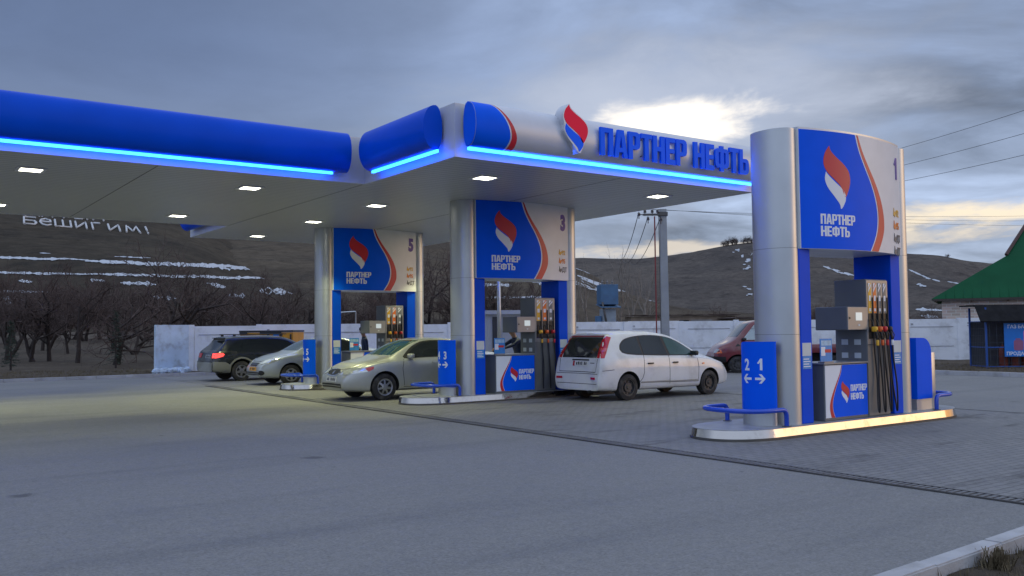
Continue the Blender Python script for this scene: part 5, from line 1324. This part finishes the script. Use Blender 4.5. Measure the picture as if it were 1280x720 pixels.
def gas_cage():
    p = at_depth(1231, 466, 33.2); r = empty('gas_bottle_cage', (p.x, p.y, .08), math.atan2(RT.y, RT.x) + radians(-3))
    tag(r, 'blue framed wire cage with dark pitched roof and blue gas bottle banner', 'bottle cage')
    mB = M('cage_blue', (.01, .07, .30), .4, var=.1)
    Wd, Dp, H = 3.2, 1.3, 1.88
    b = B(); fr = [(0, 0), (1.72, 0), (Wd, 0), (0, Dp), (Wd, Dp)]
    for x, y in fr:
        b = B(); b.box(x - .03, x + .03, y - .03, y + .03, -.1, H + .32); b.build('post', mB, r)
    for z in (.02, .72, 1.66):
        b = B(); b.box(.031, Wd - .031, -.022, .022, z, z + .04); b.build('rail', mB, r)
        b = B(); b.box(.0, .04, .031, Dp - .031, z, z + .04); b.build('rail', mB, r)
    mW = M('wire', (.05, .06, .08), .5, metal=.5)
    b = B()
    for i in range(13): x = .12 + i * .25; b.box(x, x + .012, -.006, .006, .06, 1.66)
    for k in range(7): z = .16 + k * .25; b.box(.04, Wd, -.004, .008, z, z + .012)
    for i in range(9): y = .1 + i * .14; b.box(-.006, .006, y, y + .010, .06, 1.66)
    for k in range(7): z = .16 + k * .25; b.box(-.004, .008, .04, Dp, z, z + .012)
    b.build('wire_mesh', mW, r)
    b = B(); b.quad([(.02, Dp + .02, 0), (Wd, Dp + .02, 0), (Wd, Dp + .02, 1.7), (.02, Dp + .02, 1.7)]); b.build('back_sheet', M('cage_sheet', (.09, .10, .12), .6), r)
    b = B(); b.loft([[(x, y, z) for y, z in ((-.35, 1.70), (.1, 2.30), (Dp + .1, 2.30), (Dp + .1, 2.25), (.12, 2.25), (-.33, 1.66))] for x in (-.33, Wd + .3)]); b.build('roof', M('cage_roof', (.022, .022, .024), .95, var=.3, scale=4, spec=.05), r)
    x0, x1, z0, z1 = .62, 2.9, .40, 1.62
    b = B(); b.box(x0, x1, -.05, -.03, z0, z1); bn = b.build('banner', M('banner_blue', (.006, .17, .60), .4, var=.1), r)
    f = lambda u, v, w: (u, -.0505 - w, v)
    lay(text2d('ГАЗ БАЛЛОН', .125, .02, 1.0, 'LEFT', x0 + .12, z1 - .19), f, 'banner_lettering', mTXTW, bn, t=.003, back=0)
    lay(text2d('ПРОДАЕТСЯ', .125, .02, 1.0, 'LEFT', x0 + .06, z0 + .05), f, 'banner_lettering', mTXTW, bn, t=.003, back=0)
    mP, mP2 = M('print_pink', (.62, .16, .42), .4, var=.1), M('print_dusk', (.30, .10, .20), .4, var=.15)
    lay(shape2d([rrect(x0 + .68, x0 + 1.25, z0 + .20, z0 + .95, .06), rect(x0 + .86, x0 + 1.06, z0 + .96, z0 + 1.02)]), f, 'bottle_print', mP, bn, t=.002, back=0)
    lay(shape2d([rrect(x0 + .33, x0 + .66, z0 + .22, z0 + .60, .07), rect(x0 + .40, x0 + .58, z0 + .61, z0 + .66)]), f, 'bottle_print', mP2, bn, t=.002, back=0)
    g = 0
    for i, x in enumerate((.85, 1.25, 1.65, 2.05, 2.45)):
        q = empty('gas_bottle', Vector((p.x, p.y, .10)) + Matrix.Rotation(r.rotation_euler.z, 3, 'Z') @ Vector((x, .55, 0)), r.rotation_euler.z)
        tag(q, 'rusty red gas bottle standing in the blue wire cage behind the banner', 'gas bottle', 'gas bottles in the cage')
        b = B(); b.lathe([(.13, 0), (.15, .03), (.15, .62), (.12, .72), (.05, .76), (.04, .8)], 'Z', (0, 0, 0), 16); b.build('body', M('bottle_red', (.22, .05, .03), .5, var=.2), q, ang=40)
        b = B(); b.lathe([(.03, .79), (.04, .8), (.04, .86), (.02, .88)], 'Z', (0, 0, 0), 10); b.build('valve', mDARKSTEEL, q)
gas_cage()
def pole():
    p = at_depth(830.5, 412, 36); r = empty('power_pole', (p.x, p.y, 0), math.atan2(RT.y, RT.x)); tag(r, 'grey concrete power pole with a crossarm behind the white minivan', 'power pole')
    zt = CAM.z + (yh(831) - 261) / FPX * 36
    b = B(); b.loft([[(u, v, z) for u, v in ((-w, -w), (w, -w), (w, w), (-w, w))] for z, w in ((0, .165), (zt, .125))]); b.build('shaft', M('pole_concrete', (.30, .31, .32), .85, var=.15, scale=2), r)
    b = B(); b.box(-.17, .17, -.15, .15, zt - .28, zt - .12); b.build('collar', mDARKSTEEL, r)
    mI = M('insulator', (.07, .06, .06), .25, coat=.5)
    b = B(); b.box(-.82, .1, -.2, -.13, zt - .27, zt - .19); b.build('crossarm', mDARKSTEEL, r)
    for x, z in ((-.74, .0), (-.45, .0), (-.24, .0), (-.62, -.30), (-.12, -.32), (-.98, -.12)):
        b = B(); b.lathe([(.02, -.12), (.02, 0), (.06, .01), (.065, .05), (.04, .06), (.055, .08), (.05, .12), (.02, .14)], 'Z', (x, -.165, zt - .16 + z), 10); b.build('insulator', mI, r, ang=40)
    b = B(); b.tube([(-1.0, -.165, zt - .2), (-.8, -.165, zt - .24)], .02, 6); b.build('hook', mDARKSTEEL, r)
    b = B(); b.tube([(-.36, -.16, zt - .3), (-.36, -.16, 0)], .027, 8); b.build('red_conduit', M('conduit_red', (.20, .03, .03), .6), r)
    b = B(); b.tube([(-.19, -.1, zt - .1), (-.19, -.17, 2.8), (-.2, -.19, 0)], .012, 6); b.build('earth_cable', mTRIM, r)
    return p, zt
PP, PZ = pole()
def wire(a, c, sag, lab, rad=.012, n=20):
    a, c = Vector(a), Vector(c); b = B(); pts = [a.lerp(c, i / n) - Vector((0, 0, sag * 4 * (i / n) * (1 - i / n))) for i in range(n + 1)]
    b.tube([q - a for q in pts], rad, 5); o = b.build('power_line', M('cable', (.05, .05, .055), .6), smooth=True); o.location = a; tag(o, lab, 'power line', 'overhead power lines')
top = Vector((PP.x, PP.y, PZ))
for k, (dx, dz, px, py) in enumerate(((-.74, -.02, 1500, 258), (-.45, -.02, 1500, 267), (-.24, -.02, 1500, 276))):
    wire(top + RT * dx - FW * .16 + Vector((0, 0, dz)), at_depth(px, py, 70), .5, ['uppermost', 'middle', 'lowest'][k] + ' of the three level wires running right from the concrete pole', .007)
for k, (dx, dz, px, py) in enumerate(((-.98, -.12, 772, 322), (-.62, -.3, 779, 325), (-.12, -.32, 787, 327))):
    wire(top + RT * dx - FW * .16 + Vector((0, 0, dz)), at_depth(px, py, 85), .9, ['leftmost', 'middle', 'rightmost'][k] + ' of the three wires slanting down left from the concrete pole', .016)
for k, (x0, y0, x1, y1) in enumerate(((978, 221, 1330, 122), (978, 236, 1330, 153), (978, 249, 1330, 182))):
    wire(at_depth(x0, y0, 75), at_depth(x1, y1, 40), .3, ['uppermost', 'middle', 'lowest'][k] + ' of the three wires crossing the sky right of portal 1', .012)
def far_pole():
    p = at_depth(978, 400, 75.4); r = empty('power_pole', (p.x, p.y, 0), math.atan2(RT.y, RT.x)); tag(r, 'slim distant pole carrying the three sky wires, standing behind portal 1', 'power pole')
    z = CAM.z + (yh(978) - 214) / FPX * 75
    b = B(); b.tube([(0, .2, 0), (0, .2, z)], .12, 10, rs=[.16, .10]); b.build('shaft', M('pole_concrete', (.30, .31, .32), .85), r, smooth=True)
    for y in (221, 236, 249):
        zz = CAM.z + (yh(978) - y) / FPX * 75; b = B(); b.tube([(0, .2, zz - .1), (0, -.35, zz - .1), (0, -.38, zz)], .04, 6); b.build('bracket', mDARKSTEEL, r)
far_pole()
def trafo():
    p = at_depth(760, 413, 44); r = empty('transformer', (p.x, p.y, 0), math.atan2(RT.y, RT.x) + radians(8)); tag(r, 'old blue transformer box on a dark steel stand behind the minivan', 'transformer')
    mb = M('old_blue_metal', (.055, .13, .24), .55, var=.2, scale=2, dirt=(.05, .05, .06), damt=.5)
    z = lambda y: CAM.z + (yh(760) - y) / FPX * 44
    b = B(); b.box(-.46, .40, -.45, .45, z(381), z(356), .02); b.build('switch_box', mb, r)
    b = B(); b.loft([[(-.50, -.62, z(385)), (.48, -.62, z(385)), (.48, .5, z(380.5)), (-.50, .5, z(380.5))], [(-.50, -.62, z(384)), (.48, -.62, z(384)), (.48, .5, z(379.6)), (-.50, .5, z(379.6))]]); b.build('sheet_apron', mb, r)
    mg = M('tank_grey', (.24, .28, .32), .5, var=.2)
    b = B(); b.box(-.36, .30, -.35, .35, z(404), z(386.5), .03); b.build('tank', mg, r)
    b = B(); b.box(-.62, -.40, -.3, .2, z(410), z(395), .02); b.build('side_cabinet', mb, r)
    for x in (-.42, -.1, .25): 
        b = B(); b.box(x, x + .09, -.3, .3, 0, z(404.2)); b.build('leg', mDARKSTEEL, r)
    b = B(); b.box(-.85, .70, -.5, .5, z(411.5), z(410.2)); b.build('platform', mDARKSTEEL, r)
    b = B(); b.tube([(.52, -.45, z(411)), (.52, -.45, z(404)), (.3, -.45, z(404))], .02, 6); b.build('hand_rail', mDARKSTEEL, r)
    for x in (-.28, -.03, .22):
        b = B(); b.lathe([(.05, 0), (.07, .05), (.04, .08), (.065, .13), (.03, .2), (.02, .26)], 'Z', (x, 0, z(356) - .01), 10); b.build('bushing', M('bushing_grey', (.16, .15, .15), .4), r, ang=40)
    b = B(); b.tube([(-.40, -.46, z(378)), (-.30, -.50, z(392)), (-.2, -.5, z(408))], .05, 8); b.build('cable_pipe', mDARKSTEEL, r, smooth=True)
trafo()
def kiosk():
    p = at_depth(609, 440, 33.5); r = empty('pump_house', (p.x, p.y, 0), math.atan2(RT.y, RT.x) + radians(6)); tag(r, 'small pale grey metal booth with a dark door seen through portal 3', 'booth')
    z = lambda y: CAM.z + (yh(620) - y) / FPX * 33.5
    mk = M('booth_grey', (.36, .38, .42), .6, var=.1)
    b = B(); b.box(0, 1.55, 0, 1.6, -.05, z(393)); b.build('wall', mk, r)
    b = B(); b.box(-.08, 1.65, -.12, 1.7, z(393) + .002, z(388)); b.build('roof', M('booth_roof', (.42, .44, .48), .6), r)
    b = B(); b.box(.18, .50, -.03, .02, .05, z(396)); d = b.build('door', M('booth_door', (.035, .037, .045), .6), r)
    b = B(); b.box(.45, .48, -.05, -.03, .9, 1.0); b.build('handle', mALU, d)
    b = B(); b.box(.78, 1.0, -.015, .01, z(411), z(406)); b.build('notice', mTXTW, r)
kiosk()
def street_lamp():
    p = at_depth(623.5, 440, 31); r = empty('lamp_post', (p.x, p.y, 0)); tag(r, 'thin grey metal post standing behind the pump of portal 3', 'post')
    z = CAM.z + (yh(620) - 300) / FPX * 31
    b = B(); b.tube([(0, 0, 0), (0, 0, z)], .06, 10, rs=[.085, .055]); b.build('shaft', mALU, r, smooth=True)
    b = B(); b.lathe([(.13, 0), (.13, .02), (.09, .04)], 'Z', (0, 0, 0), 14); b.build('base', mDARKSTEEL, r)
    b = B(); b.tube([(0, 0, z), (.1, 0, z + .25), (.9, 0, z + .38)], .035, 8); b.build('arm', mALU, r, smooth=True)
    b = B(); b.box(.8, 1.35, -.1, .1, z + .34, z + .44, .03); b.build('lamp_head', mGREYL, r)
street_lamp()
def pipe_lamp():
    p = at_depth(442, 420, 48); r = empty('street_lamp', (p.x, p.y, 0), math.atan2(RT.y, RT.x)); tag(r, 'slim street lamp with a level arm behind the fence, seen through portal 5', 'street lamp')
    z = CAM.z + (yh(442) - 389.5) / FPX * 48
    b = B(); b.tube([(0.1, 0, 0), (.1, 0, z)], .04, 8); b.build('shaft', mGREYL, r)
    b = B(); b.tube([(.1, 0, z), (-.7, 0, z - .04)], .035, 8); b.build('arm', mALU, r); b = B(); b.box(-1.0, -.6, -.08, .08, z - .08, z, .02); b.build('lamp_head', mALU, r)
pipe_lamp()
def sheds():
    for px0, px1, ytop, D, lab in ((788, 918, 395, 58, 'long low shed with a rusty sheet roof behind the fence'), (916, 1008, 398, 55, 'short tumbledown shed with a ragged pale roof edge beside the longer shed')):
        p = at_depth(px0, 405, D); r = empty('shed', (p.x, p.y, 0), math.atan2(RT.y, RT.x)); tag(r, lab, 'shed')
        L = (px1 - px0) / FPX * D; z = CAM.z + (yh(px0) - ytop) / FPX * D
        b = B(); b.box(0, L, 0, 3, -.1, z - .05); b.build('wall', M('shed_wall', (.30, .235, .18), .9, var=.35, scale=1.5), r)
        b = B(); b.loft([[(x, -.35, z + .0), (x, 3.3, z + .03), (x, 3.3, z + .06), (x, -.35, z + .05)] for x in [-.3 + (L + .6) * i / 40 for i in range(41)]])
        for v in b.bm.verts: v.co.z += .012 * sin(v.co.x * 9) + .03 * noise.noise(Vector((v.co.x, 0, 0)))
        b.build('roof', M('shed_roof', (.062, .040, .034), .85, var=.35, scale=1.2), r)
        if px0 < 800:
            b = B(); b.box(3.1, 3.7, -.03, .05, z - .75, z - .30); b.build('opening', mUNDER, r)
            b = B(); b.box(3.85, 5.2, -.05, .05, .1, z - .28); b.build('pale_door', M('shed_door', (.30, .29, .29), .8), r)
sheds()
def trailer():
    p = at_depth(366, 470, 35.3); r = empty('utility_trailer', (p.x, p.y, 0), math.atan2(RT.y, RT.x) + radians(-3)); tag(r, 'orange box trailer with dark roof frame half hidden behind the dark estate car', 'trailer')
    z = lambda y: CAM.z + (yh(330) - y) / FPX * 35.3
    mo = M('truck_orange', (.62, .27, .015), .5, var=.12)
    b = B(); b.box(-2.1, 0, 0, 1.5, .62, z(415.5), .02); bd = b.build('box_body', mo, r)
    b = B(); b.box(-2.13, .02, -.03, 1.5, z(415.3), z(413), .01); b.build('roof_frame', M('truck_dark', (.02, .02, .02), .6), r)
    for x, w in ((-2.1, .3), (-1.3, .85)):
        b = B(); b.box(x, x + w, -.06, -.031, z(417.5), z(413.4)); b.build('roof_box', mTRIM, r)
    b = B(); b.box(-.78, -.55, -.02, .0, z(422), z(417.5)); b.build('blue_sticker', mLBLUE, bd)
    b = B(); b.box(-.77, -.56, -.022, -.019, z(422), z(420)); b.build('red_print', mRED, bd)
    b = B(); b.box(-.12, -.06, -.03, -.001, .7, z(418)); b.build('corner_bar', mTRIM, bd)
    b = B(); b.box(-2.0, -.1, .2, 1.3, .42, .61); b.build('chassis', mUNDER, r)
    wheel(r, -1.9, .25, .32, .18, -1, 'steel'); wheel(r, -.2, .25, .32, .18, -1, 'steel')
trailer()

# ------------------------------------------------------------------ trees and plants
mBARK = M('bark_dark', (.038, .029, .026), .95, var=.3, scale=6)
mTWIG = M('twig_brown', (.082, .058, .052), .95, var=.3, scale=2)
mTWIGR = M('twig_reddish', (.085, .055, .046), .95, var=.3, scale=2)
mPALE = M('poplar_pale', (.22, .19, .165), .95, var=.25, scale=2)
def bare_tree(seed, h, spread=.55, stems=1, dens=1.0, mats=(mBARK, mTWIG), upright=.0):
    rnd = random.Random(seed); tr, cr = B(), B()
    def branch(p, d, L, r, lev):
        n = 4; pts = [p.copy()]; q = p.copy(); dd = d.copy()
        for i in range(n):
            dd = (dd + Vector((rnd.gauss(0, .13), rnd.gauss(0, .13), rnd.gauss(0, .08) + .05 + upright * .2))).normalized(); q = q + dd * (L / n); pts.append(q.copy())
        (tr if lev < 2 else cr).tube(pts, r, 6 if lev < 1 else (4 if lev < 2 else 3), cap=False, rs=[r * (1 - .62 * i / n) for i in range(n + 1)])
        if lev >= 4: return
        k = [int(4 * dens) + 1, int(4 * dens) + 1, int(5 * dens), int(4 * dens)][lev]
        for i in range(k):
            t = .35 + .65 * (i + rnd.random()) / k if lev else .30 + .7 * (i + rnd.random() * .8) / k
            j = min(n - 1, int(t * n)); b0 = pts[j].lerp(pts[j + 1], t * n - j if t < 1 else 1)
            base = (pts[j + 1] - pts[j]).normalized(); a = rnd.uniform(0, 2 * pi); o = base.orthogonal().normalized(); o = Matrix.Rotation(a, 3, base) @ o
            nd = (base * (1 - spread * .55 - rnd.random() * .2) + o * (spread + rnd.random() * .3) + Vector((0, 0, .12 + upright))).normalized()
            branch(b0, nd, L * (.50 + .26 * rnd.random()), max(.006, r * (.42 + .15 * rnd.random())), lev + 1)
    for s in range(stems):
        d = Vector((rnd.gauss(0, .22 if stems == 1 else .42), rnd.gauss(0, .22 if stems == 1 else .42), 1)).normalized()
        branch(Vector((rnd.gauss(0, .1), rnd.gauss(0, .1), -.1)) if stems > 1 else Vector((0, 0, -.1)), d, h * .48, h * .022, 0)
    r = empty('bare_tree', (0, 0, 0)); tr.build('trunk', mats[0], r, smooth=True); cr.build('crown', mats[1], r)
    return r
protos = [bare_tree(11, 5.6, .6, 1), bare_tree(12, 5.2, .7, 2), bare_tree(13, 6.0, .55, 1), bare_tree(14, 5.0, .75, 3, .9), bare_tree(15, 6.2, .65, 2)]
used = set()
def gz(x, y): return .09 + max(0, y - LOTY - 6) * .024
def put(lst, i, p, sc, rz, label, cat='tree', group=None):
    o = lst[i] if (id(lst), i) not in used else copy_tree(lst[i]); used.add((id(lst), i))
    o.location = p; o.scale = (sc, sc, sc); o.rotation_euler.z = rz; tag(o, label, cat, group); return o
near = [(44, 45.5, 1, 1.0, 'bare dark tree leaning beside the left picture edge'), (62, 46, 0, .95, 'slim bare tree, second trunk from the left edge'), (97, 44.5, 2, 1.0, 'bare tree with a slanting dark trunk standing clear in the gap'),
        (150, 43.5, 3, 1.1, 'spreading many stemmed bare tree behind the dark young fir'), (205, 47, 4, 1.15, 'large bare tree rising behind the pale blue fence slab'), (8, 47, 4, .9, 'bare tree cut by the left picture edge')]
for i, (px, D, k, sc, lab) in enumerate(near):
    p = at_depth(px, 450, D); put(protos, k, (p.x, p.y, gz(p.x, p.y)), sc, i * 1.3, lab, 'tree', 'bare trees by the left kerb')
rnd = random.Random(3); labs = 'bare brown tree in the dense row beyond the fence and kerb'
for i in range(48):
    px = -30 + 715 * (i + rnd.random() * .8) / 48; D = rnd.uniform(50, 82); p = at_depth(px, 450, D)
    put(protos, rnd.randrange(5), (p.x, p.y, gz(p.x, p.y) * .7), rnd.uniform(.75, 1.1) * (D / 58), rnd.uniform(0, 6), labs, 'tree', 'bare trees in the row beyond the fence')
shr = [bare_tree(31, 2.6, .8, 6, .75, (mTWIGR, mTWIGR)), bare_tree(32, 2.2, .9, 7, .7, (mTWIG, mTWIGR))]
for i in range(34):
    px = 420 + 560 * (i + rnd.random() * .7) / 34; D = rnd.uniform(56, 80); p = at_depth(px, 450, D)
    put(shr, i % 2, (p.x, p.y, gz(p.x, p.y) * .5), rnd.uniform(.9, 1.5), rnd.uniform(0, 6), 'reddish brown leafless bush beyond the white fence', 'bush', 'leafless bushes beyond the fence')
for i in range(14):
    px = 985 + 200 * (i + rnd.random() * .7) / 14; D = rnd.uniform(66, 95); p = at_depth(px, 450, D)
    put(shr, i % 2, (p.x, p.y, .2), rnd.uniform(1.2, 2.0), rnd.uniform(0, 6), 'reddish brown leafless bush beyond the white fence', 'bush', 'leafless bushes beyond the fence')
pop = [bare_tree(41, 9.0, .28, 1, .55, (mPALE, mPALE), .30), bare_tree(42, 8.5, .26, 1, .55, (mPALE, mPALE), .32)]
for i, (px, yt) in enumerate(((738, 322), (752, 330), (776, 312), (786, 318), (800, 325), (812, 332), (728, 335), (764, 336))):
    D = 72 + 3 * (i % 3); p = at_depth(px, 420, D); ht = CAM.z + (yh(px) - yt) / FPX * D
    put(pop, i % 2, (p.x, p.y, .6), ht / 9.6, i * 1.1, 'thin pale leafless poplar in the group left of the concrete pole', 'tree', 'pale poplars behind the fence')
def conifer(seed, h, w):
    rnd = random.Random(seed); r = empty('young_fir', (0, 0, 0)); b = B(); b.tube([(0, 0, -.1), (0, 0, h * .98)], .04, 6, rs=[.05, .008]); b.build('trunk', mBARK, r)
    b = B()
    for i in range(70):
        z = h * (.10 + .88 * (i / 70)); R = w * (1 - .86 * (i / 70)) * rnd.uniform(.6, 1.1); a = i * 2.4 + rnd.random()
        tip = Vector((cos(a) * R, sin(a) * R, z - R * .12 + rnd.uniform(-.05, .08)))
        for j in range(26):
            t = .2 + .8 * rnd.random(); c = Vector((0, 0, z)).lerp(tip, t); d = Vector((rnd.gauss(0, 1), rnd.gauss(0, 1), rnd.gauss(0, .6) + .2)).normalized() * rnd.uniform(.05, .11); s = d.orthogonal().normalized() * .012
            b.quad([c - s, c + s, c + d])
    b.build('crown', M('fir_needles', (.016, .030, .018), .8, var=.35, scale=5), r); return r
for px, D, h, w, lab in ((145, 40.5, 2.6, .52, 'narrow dark young fir standing by the left kerb before the bare trees'), (14, 39.2, 2.2, .55, 'sparse young pine by the kerb near the left picture edge')):
    o = conifer(int(px), h, w); p = at_depth(px, 450, D); o.location = (p.x, p.y, .1); tag(o, lab, 'fir tree')
# scrub on the hill crest
hb = bare_tree(51, 5.0, .9, 7, .9, (mTWIG, mTWIG)); hbs = [hb]
for i, (px, s) in enumerate(((911, 1.7), (917, 2.0), (906, 1.3), (922, 1.5), (931, 1.4), (941, 1.3), (947, 1.2), (1186, .9), (936, 1.8))):
    p = hC.pt(px, .985); put(hbs, 0, (p.x, p.y, p.z - .5), s, i * 2.0, 'dark scrub bush on the hill crest left of portal 1', 'bush', 'scrub bushes on the hill crest')
# dry grass and clods on the near soil and the verge
def grass(name, area, n, hgt, mat, lab=None):
    rnd = random.Random(9); b = B()
    for i in range(n):
        x, y, z = area(rnd); k = rnd.randint(4, 9)
        for j in range(k):
            a = rnd.uniform(0, 2 * pi); hh = hgt * rnd.uniform(.4, 1.2); l = rnd.uniform(.1, .6) * hh; w = .0035 + hgt * .012
            p = Vector((x + rnd.gauss(0, .03), y + rnd.gauss(0, .03), z)); t = p + Vector((cos(a) * l, sin(a) * l, hh)); s = Vector((-sin(a), cos(a), 0)) * w
            b.quad([p - s, p + s, t])
    tag(b.build(name, mat), kind='stuff')
mDRY = M('dry_grass', (.12, .095, .055), .9, var=.35, scale=4)
def a1(r):
    x = r.uniform(4.5, 12); y = kerb_y(x) - .18 - abs(r.gauss(0, .9)); return x, y, -.09
grass('dry_grass', a1, 700, .09, mDRY)
def a2(r): return r.uniform(-6, 10), LOTY + .3 + abs(r.gauss(0, 6.0)), .08
grass('dry_grass', a2, 3200, .10, mDRY)
def a3(r): return LOTX + .4 + abs(r.gauss(0, 4)), r.uniform(8, 20), .06
grass('dry_grass', a3, 1200, .14, mDRY)
def tuft():
    p0 = Vector((6.62, kerb_y(6.62) - .26, -.10)); r = empty('weed_tuft', p0); tag(r, 'small dry weed clump growing against the near kerb, bottom right', 'weed'); rnd = random.Random(2); b = B()
    for i in range(220):
        a = rnd.uniform(0, 2 * pi); hh = rnd.uniform(.03, .16); l = rnd.uniform(0, .09); s = Vector((-sin(a), cos(a), 0)) * .006; p = Vector((rnd.gauss(0, .04), rnd.gauss(0, .04), 0)); t = p + Vector((cos(a) * l, sin(a) * l, hh)); b.quad([p - s, p + s, t + s * .6, t - s * .6])
    b.build('leaves', mDRY, r)
tuft()

# ------------------------------------------------------------------ people
def skin_body(name, J, E, mat, parent, lev=2):
    """J: name -> (pos, radius), E: edges; one continuous skin mesh"""
    ks = list(J); me = bpy.data.meshes.new(name); me.from_pydata([J[k][0] for k in ks], [(ks.index(a), ks.index(b)) for a, b in E], [])
    o = link(name, me); o.modifiers.new('s', 'SKIN'); sv = me.skin_vertices[0].data
    for i, k in enumerate(ks): q = J[k][1]; sv[i].radius = q if isinstance(q, tuple) else (q, q); sv[i].use_root = (i == 0)
    o.modifiers.new('u', 'SUBSURF').levels = lev
    dg = bpy.context.evaluated_depsgraph_get(); m2 = bpy.data.meshes.new_from_object(o.evaluated_get(dg)); bpy.data.objects.remove(o)
    return link(name, m2, mat, parent, True)
mSKIN = M('skin', (.42, .25, .17), .5, var=.05); mJKT = M('jacket_navy', (.010, .022, .075), .7, var=.25, scale=12); mTRS = M('trousers_dark', (.012, .013, .018), .8, var=.2); mCAP = M('cap_dark', (.012, .016, .035), .7)
def hand(parent, w, d, up, side):
    """w wrist position, d finger direction, five curled fingers"""
    d, up = d.normalized(), up.normalized(); s = d.cross(up).normalized()
    b = B(); b.loft([[tuple(w + d * t + s * a * wd + up * c * th) for a, c in ((-1, -1), (1, -1), (1, 1), (-1, 1))] for t, wd, th in ((-.01, .026, .016), (.03, .038, .016), (.085, .040, .013))])
    for k, (o, l) in enumerate(((-.031, .062), (-.011, .074), (.010, .070), (.030, .056))):
        p = w + d * .08 + s * o; b.tube([p, p + d * l * .45 - up * .006, p + d * l * .78 - up * .026, p + d * l * .85 - up * .045], .008, 6, rs=[.0095, .009, .008, .006])
    p = w + d * .02 + s * side * .034; b.tube([p, p + d * .03 + s * side * .022 - up * .008, p + d * .062 + s * side * .024 - up * .022], .01, 6, rs=[.012, .0105, .008])
    return b.build('hand', mSKIN, parent, smooth=True)
def person(loc, rz, lean, lab, reach):
    r = empty('person', loc, rz); tag(r, lab, 'person')
    V = Vector; a = radians(lean); T = lambda x, y, z: V((x + (z - .92) * sin(a), y, .92 + (z - .92) * cos(a)))   # +x is forward
    J = {'pelvis': (V((0, 0, .93)), (.155, .125)), 'waist': (T(.0, 0, 1.08), (.15, .115)), 'chest': (T(.01, 0, 1.30), (.17, .13)), 'neckb': (T(.0, 0, 1.44), (.10, .08)), 'neck': (T(.02, 0, 1.52), (.056, .058)), 'head0': (T(.035, 0, 1.60), (.075, .085)), 'head1': (T(.045, 0, 1.69), (.082, .095)), 'head2': (T(.035, 0, 1.75), (.05, .06))}
    E = [('pelvis', 'waist'), ('waist', 'chest'), ('chest', 'neckb'), ('neckb', 'neck'), ('neck', 'head0'), ('head0', 'head1'), ('head1', 'head2')]
    for s, n in ((1, 'l'), (-1, 'r')):
        J['hip' + n] = (V((0, s * .10, .86)), .092); J['knee' + n] = (V((.03 + .05 * s, s * .11, .49)), .060); J['ank' + n] = (V((-.02 + .06 * s, s * .115, .09)), .042); J['toe' + n] = (V((.15 + .06 * s, s * .13, .035)), .036)
        E += [('pelvis', 'hip' + n), ('hip' + n, 'knee' + n), ('knee' + n, 'ank' + n), ('ank' + n, 'toe' + n)]
        J['sh' + n] = (T(0, s * .185, 1.405), .062)
        if s in reach: el, wr = T(.24, s * .25, 1.27), T(.50, s * .22, 1.20)
        else: el, wr = T(-.02, s * .27, 1.12), T(.08, s * .27, .88)
        J['el' + n] = (el, .046); J['wr' + n] = (wr, .033); E += [('chest', 'sh' + n), ('sh' + n, 'el' + n), ('el' + n, 'wr' + n)]
        hand(r, wr, wr - el, V((0, s, .3)) if s not in reach else V((0, 0, 1)), -s)
    body = skin_body('body', J, E, [mJKT, mTRS, mSKIN], r)
    for p in body.data.polygons:
        c = p.center; u = V((c.x, c.y, c.z)); zl = .92 + (u - V((0, 0, .92))).dot(V((sin(a), 0, cos(a)))) if u.z > .92 else u.z
        p.material_index = 1 if u.z < .90 else (2 if zl > 1.49 and abs(u.y) < .14 else 0)
    hd = T(.04, 0, 1.67); f = V((cos(a), 0, -sin(a))); up = V((sin(a), 0, cos(a))); sd = V((0, 1, 0))
    b = B(); b.loft([[tuple(hd + up * (.035 + z) + (f * cos(t) * 1.1 + sd * sin(t)) * q) for t in [2 * pi * k / 20 for k in range(20)]] for z, q in ((0, .096), (.03, .098), (.07, .088), (.10, .055), (.108, .01))]); cp = b.build('cap', mCAP, r, smooth=True)
    b = B(); b.loft([[tuple(hd + up * (.037 - z) + f * (.085 + .075 * cos(t)) + sd * sin(t) * .07) for t in [-pi / 2 + pi * k / 12 for k in range(13)]] for z in (0, .008)]); b.build('cap_peak', mCAP, cp)
    b = B(); b.lathe([(.002, 0), (.014, .004), (.010, .03)], 'X', tuple(hd + f * .092 - up * .02), 8); b.build('nose', mSKIN, r, smooth=True)
    for s in (1, -1):
        b = B(); bmesh.ops.create_icosphere(b.bm, subdivisions=2, radius=.013); bmesh.ops.translate(b.bm, verts=b.bm.verts, vec=hd + f * .083 + sd * s * .032 + up * .012); b.build('eye', mTRIM, r, smooth=True)
        b = B(); b.tube([hd + sd * s * .088 + up * .02, hd + sd * s * .095 - f * .012, hd + sd * s * .088 - up * .03], .014, 6); b.build('ear', mSKIN, r, smooth=True)
    b = B(); b.tube([hd + f * .083 - up * .056 - sd * .022, hd + f * .09 - up * .058, hd + f * .083 - up * .056 + sd * .022], .006, 6); b.build('mouth', M('lips', (.30, .12, .10), .5), r, smooth=True)
    for s, n in ((1, 'l'), (-1, 'r')):
        k = J['ank' + n][0]; b = B(); b.box(k.x - .07, k.x + .22, k.y - .05, k.y + .05, 0, .085, .03, 3); b.build('shoe', mBLACK, r, ang=50)
def px_at_y(px, Y):
    q = (px - 640) / FPX; d = FW + RT * q; return d.x / d.y * Y
person((px_at_y(649, 19.05), 19.02, 0), radians(172), 17, 'person in navy jacket and dark cap reaching out behind the fuel dispenser of portal 3', (1, -1))
person((px_at_y(456, 26.05), 26.02, 0), radians(165), 4, 'person in navy jacket standing behind the fuel dispenser of portal 5', ())
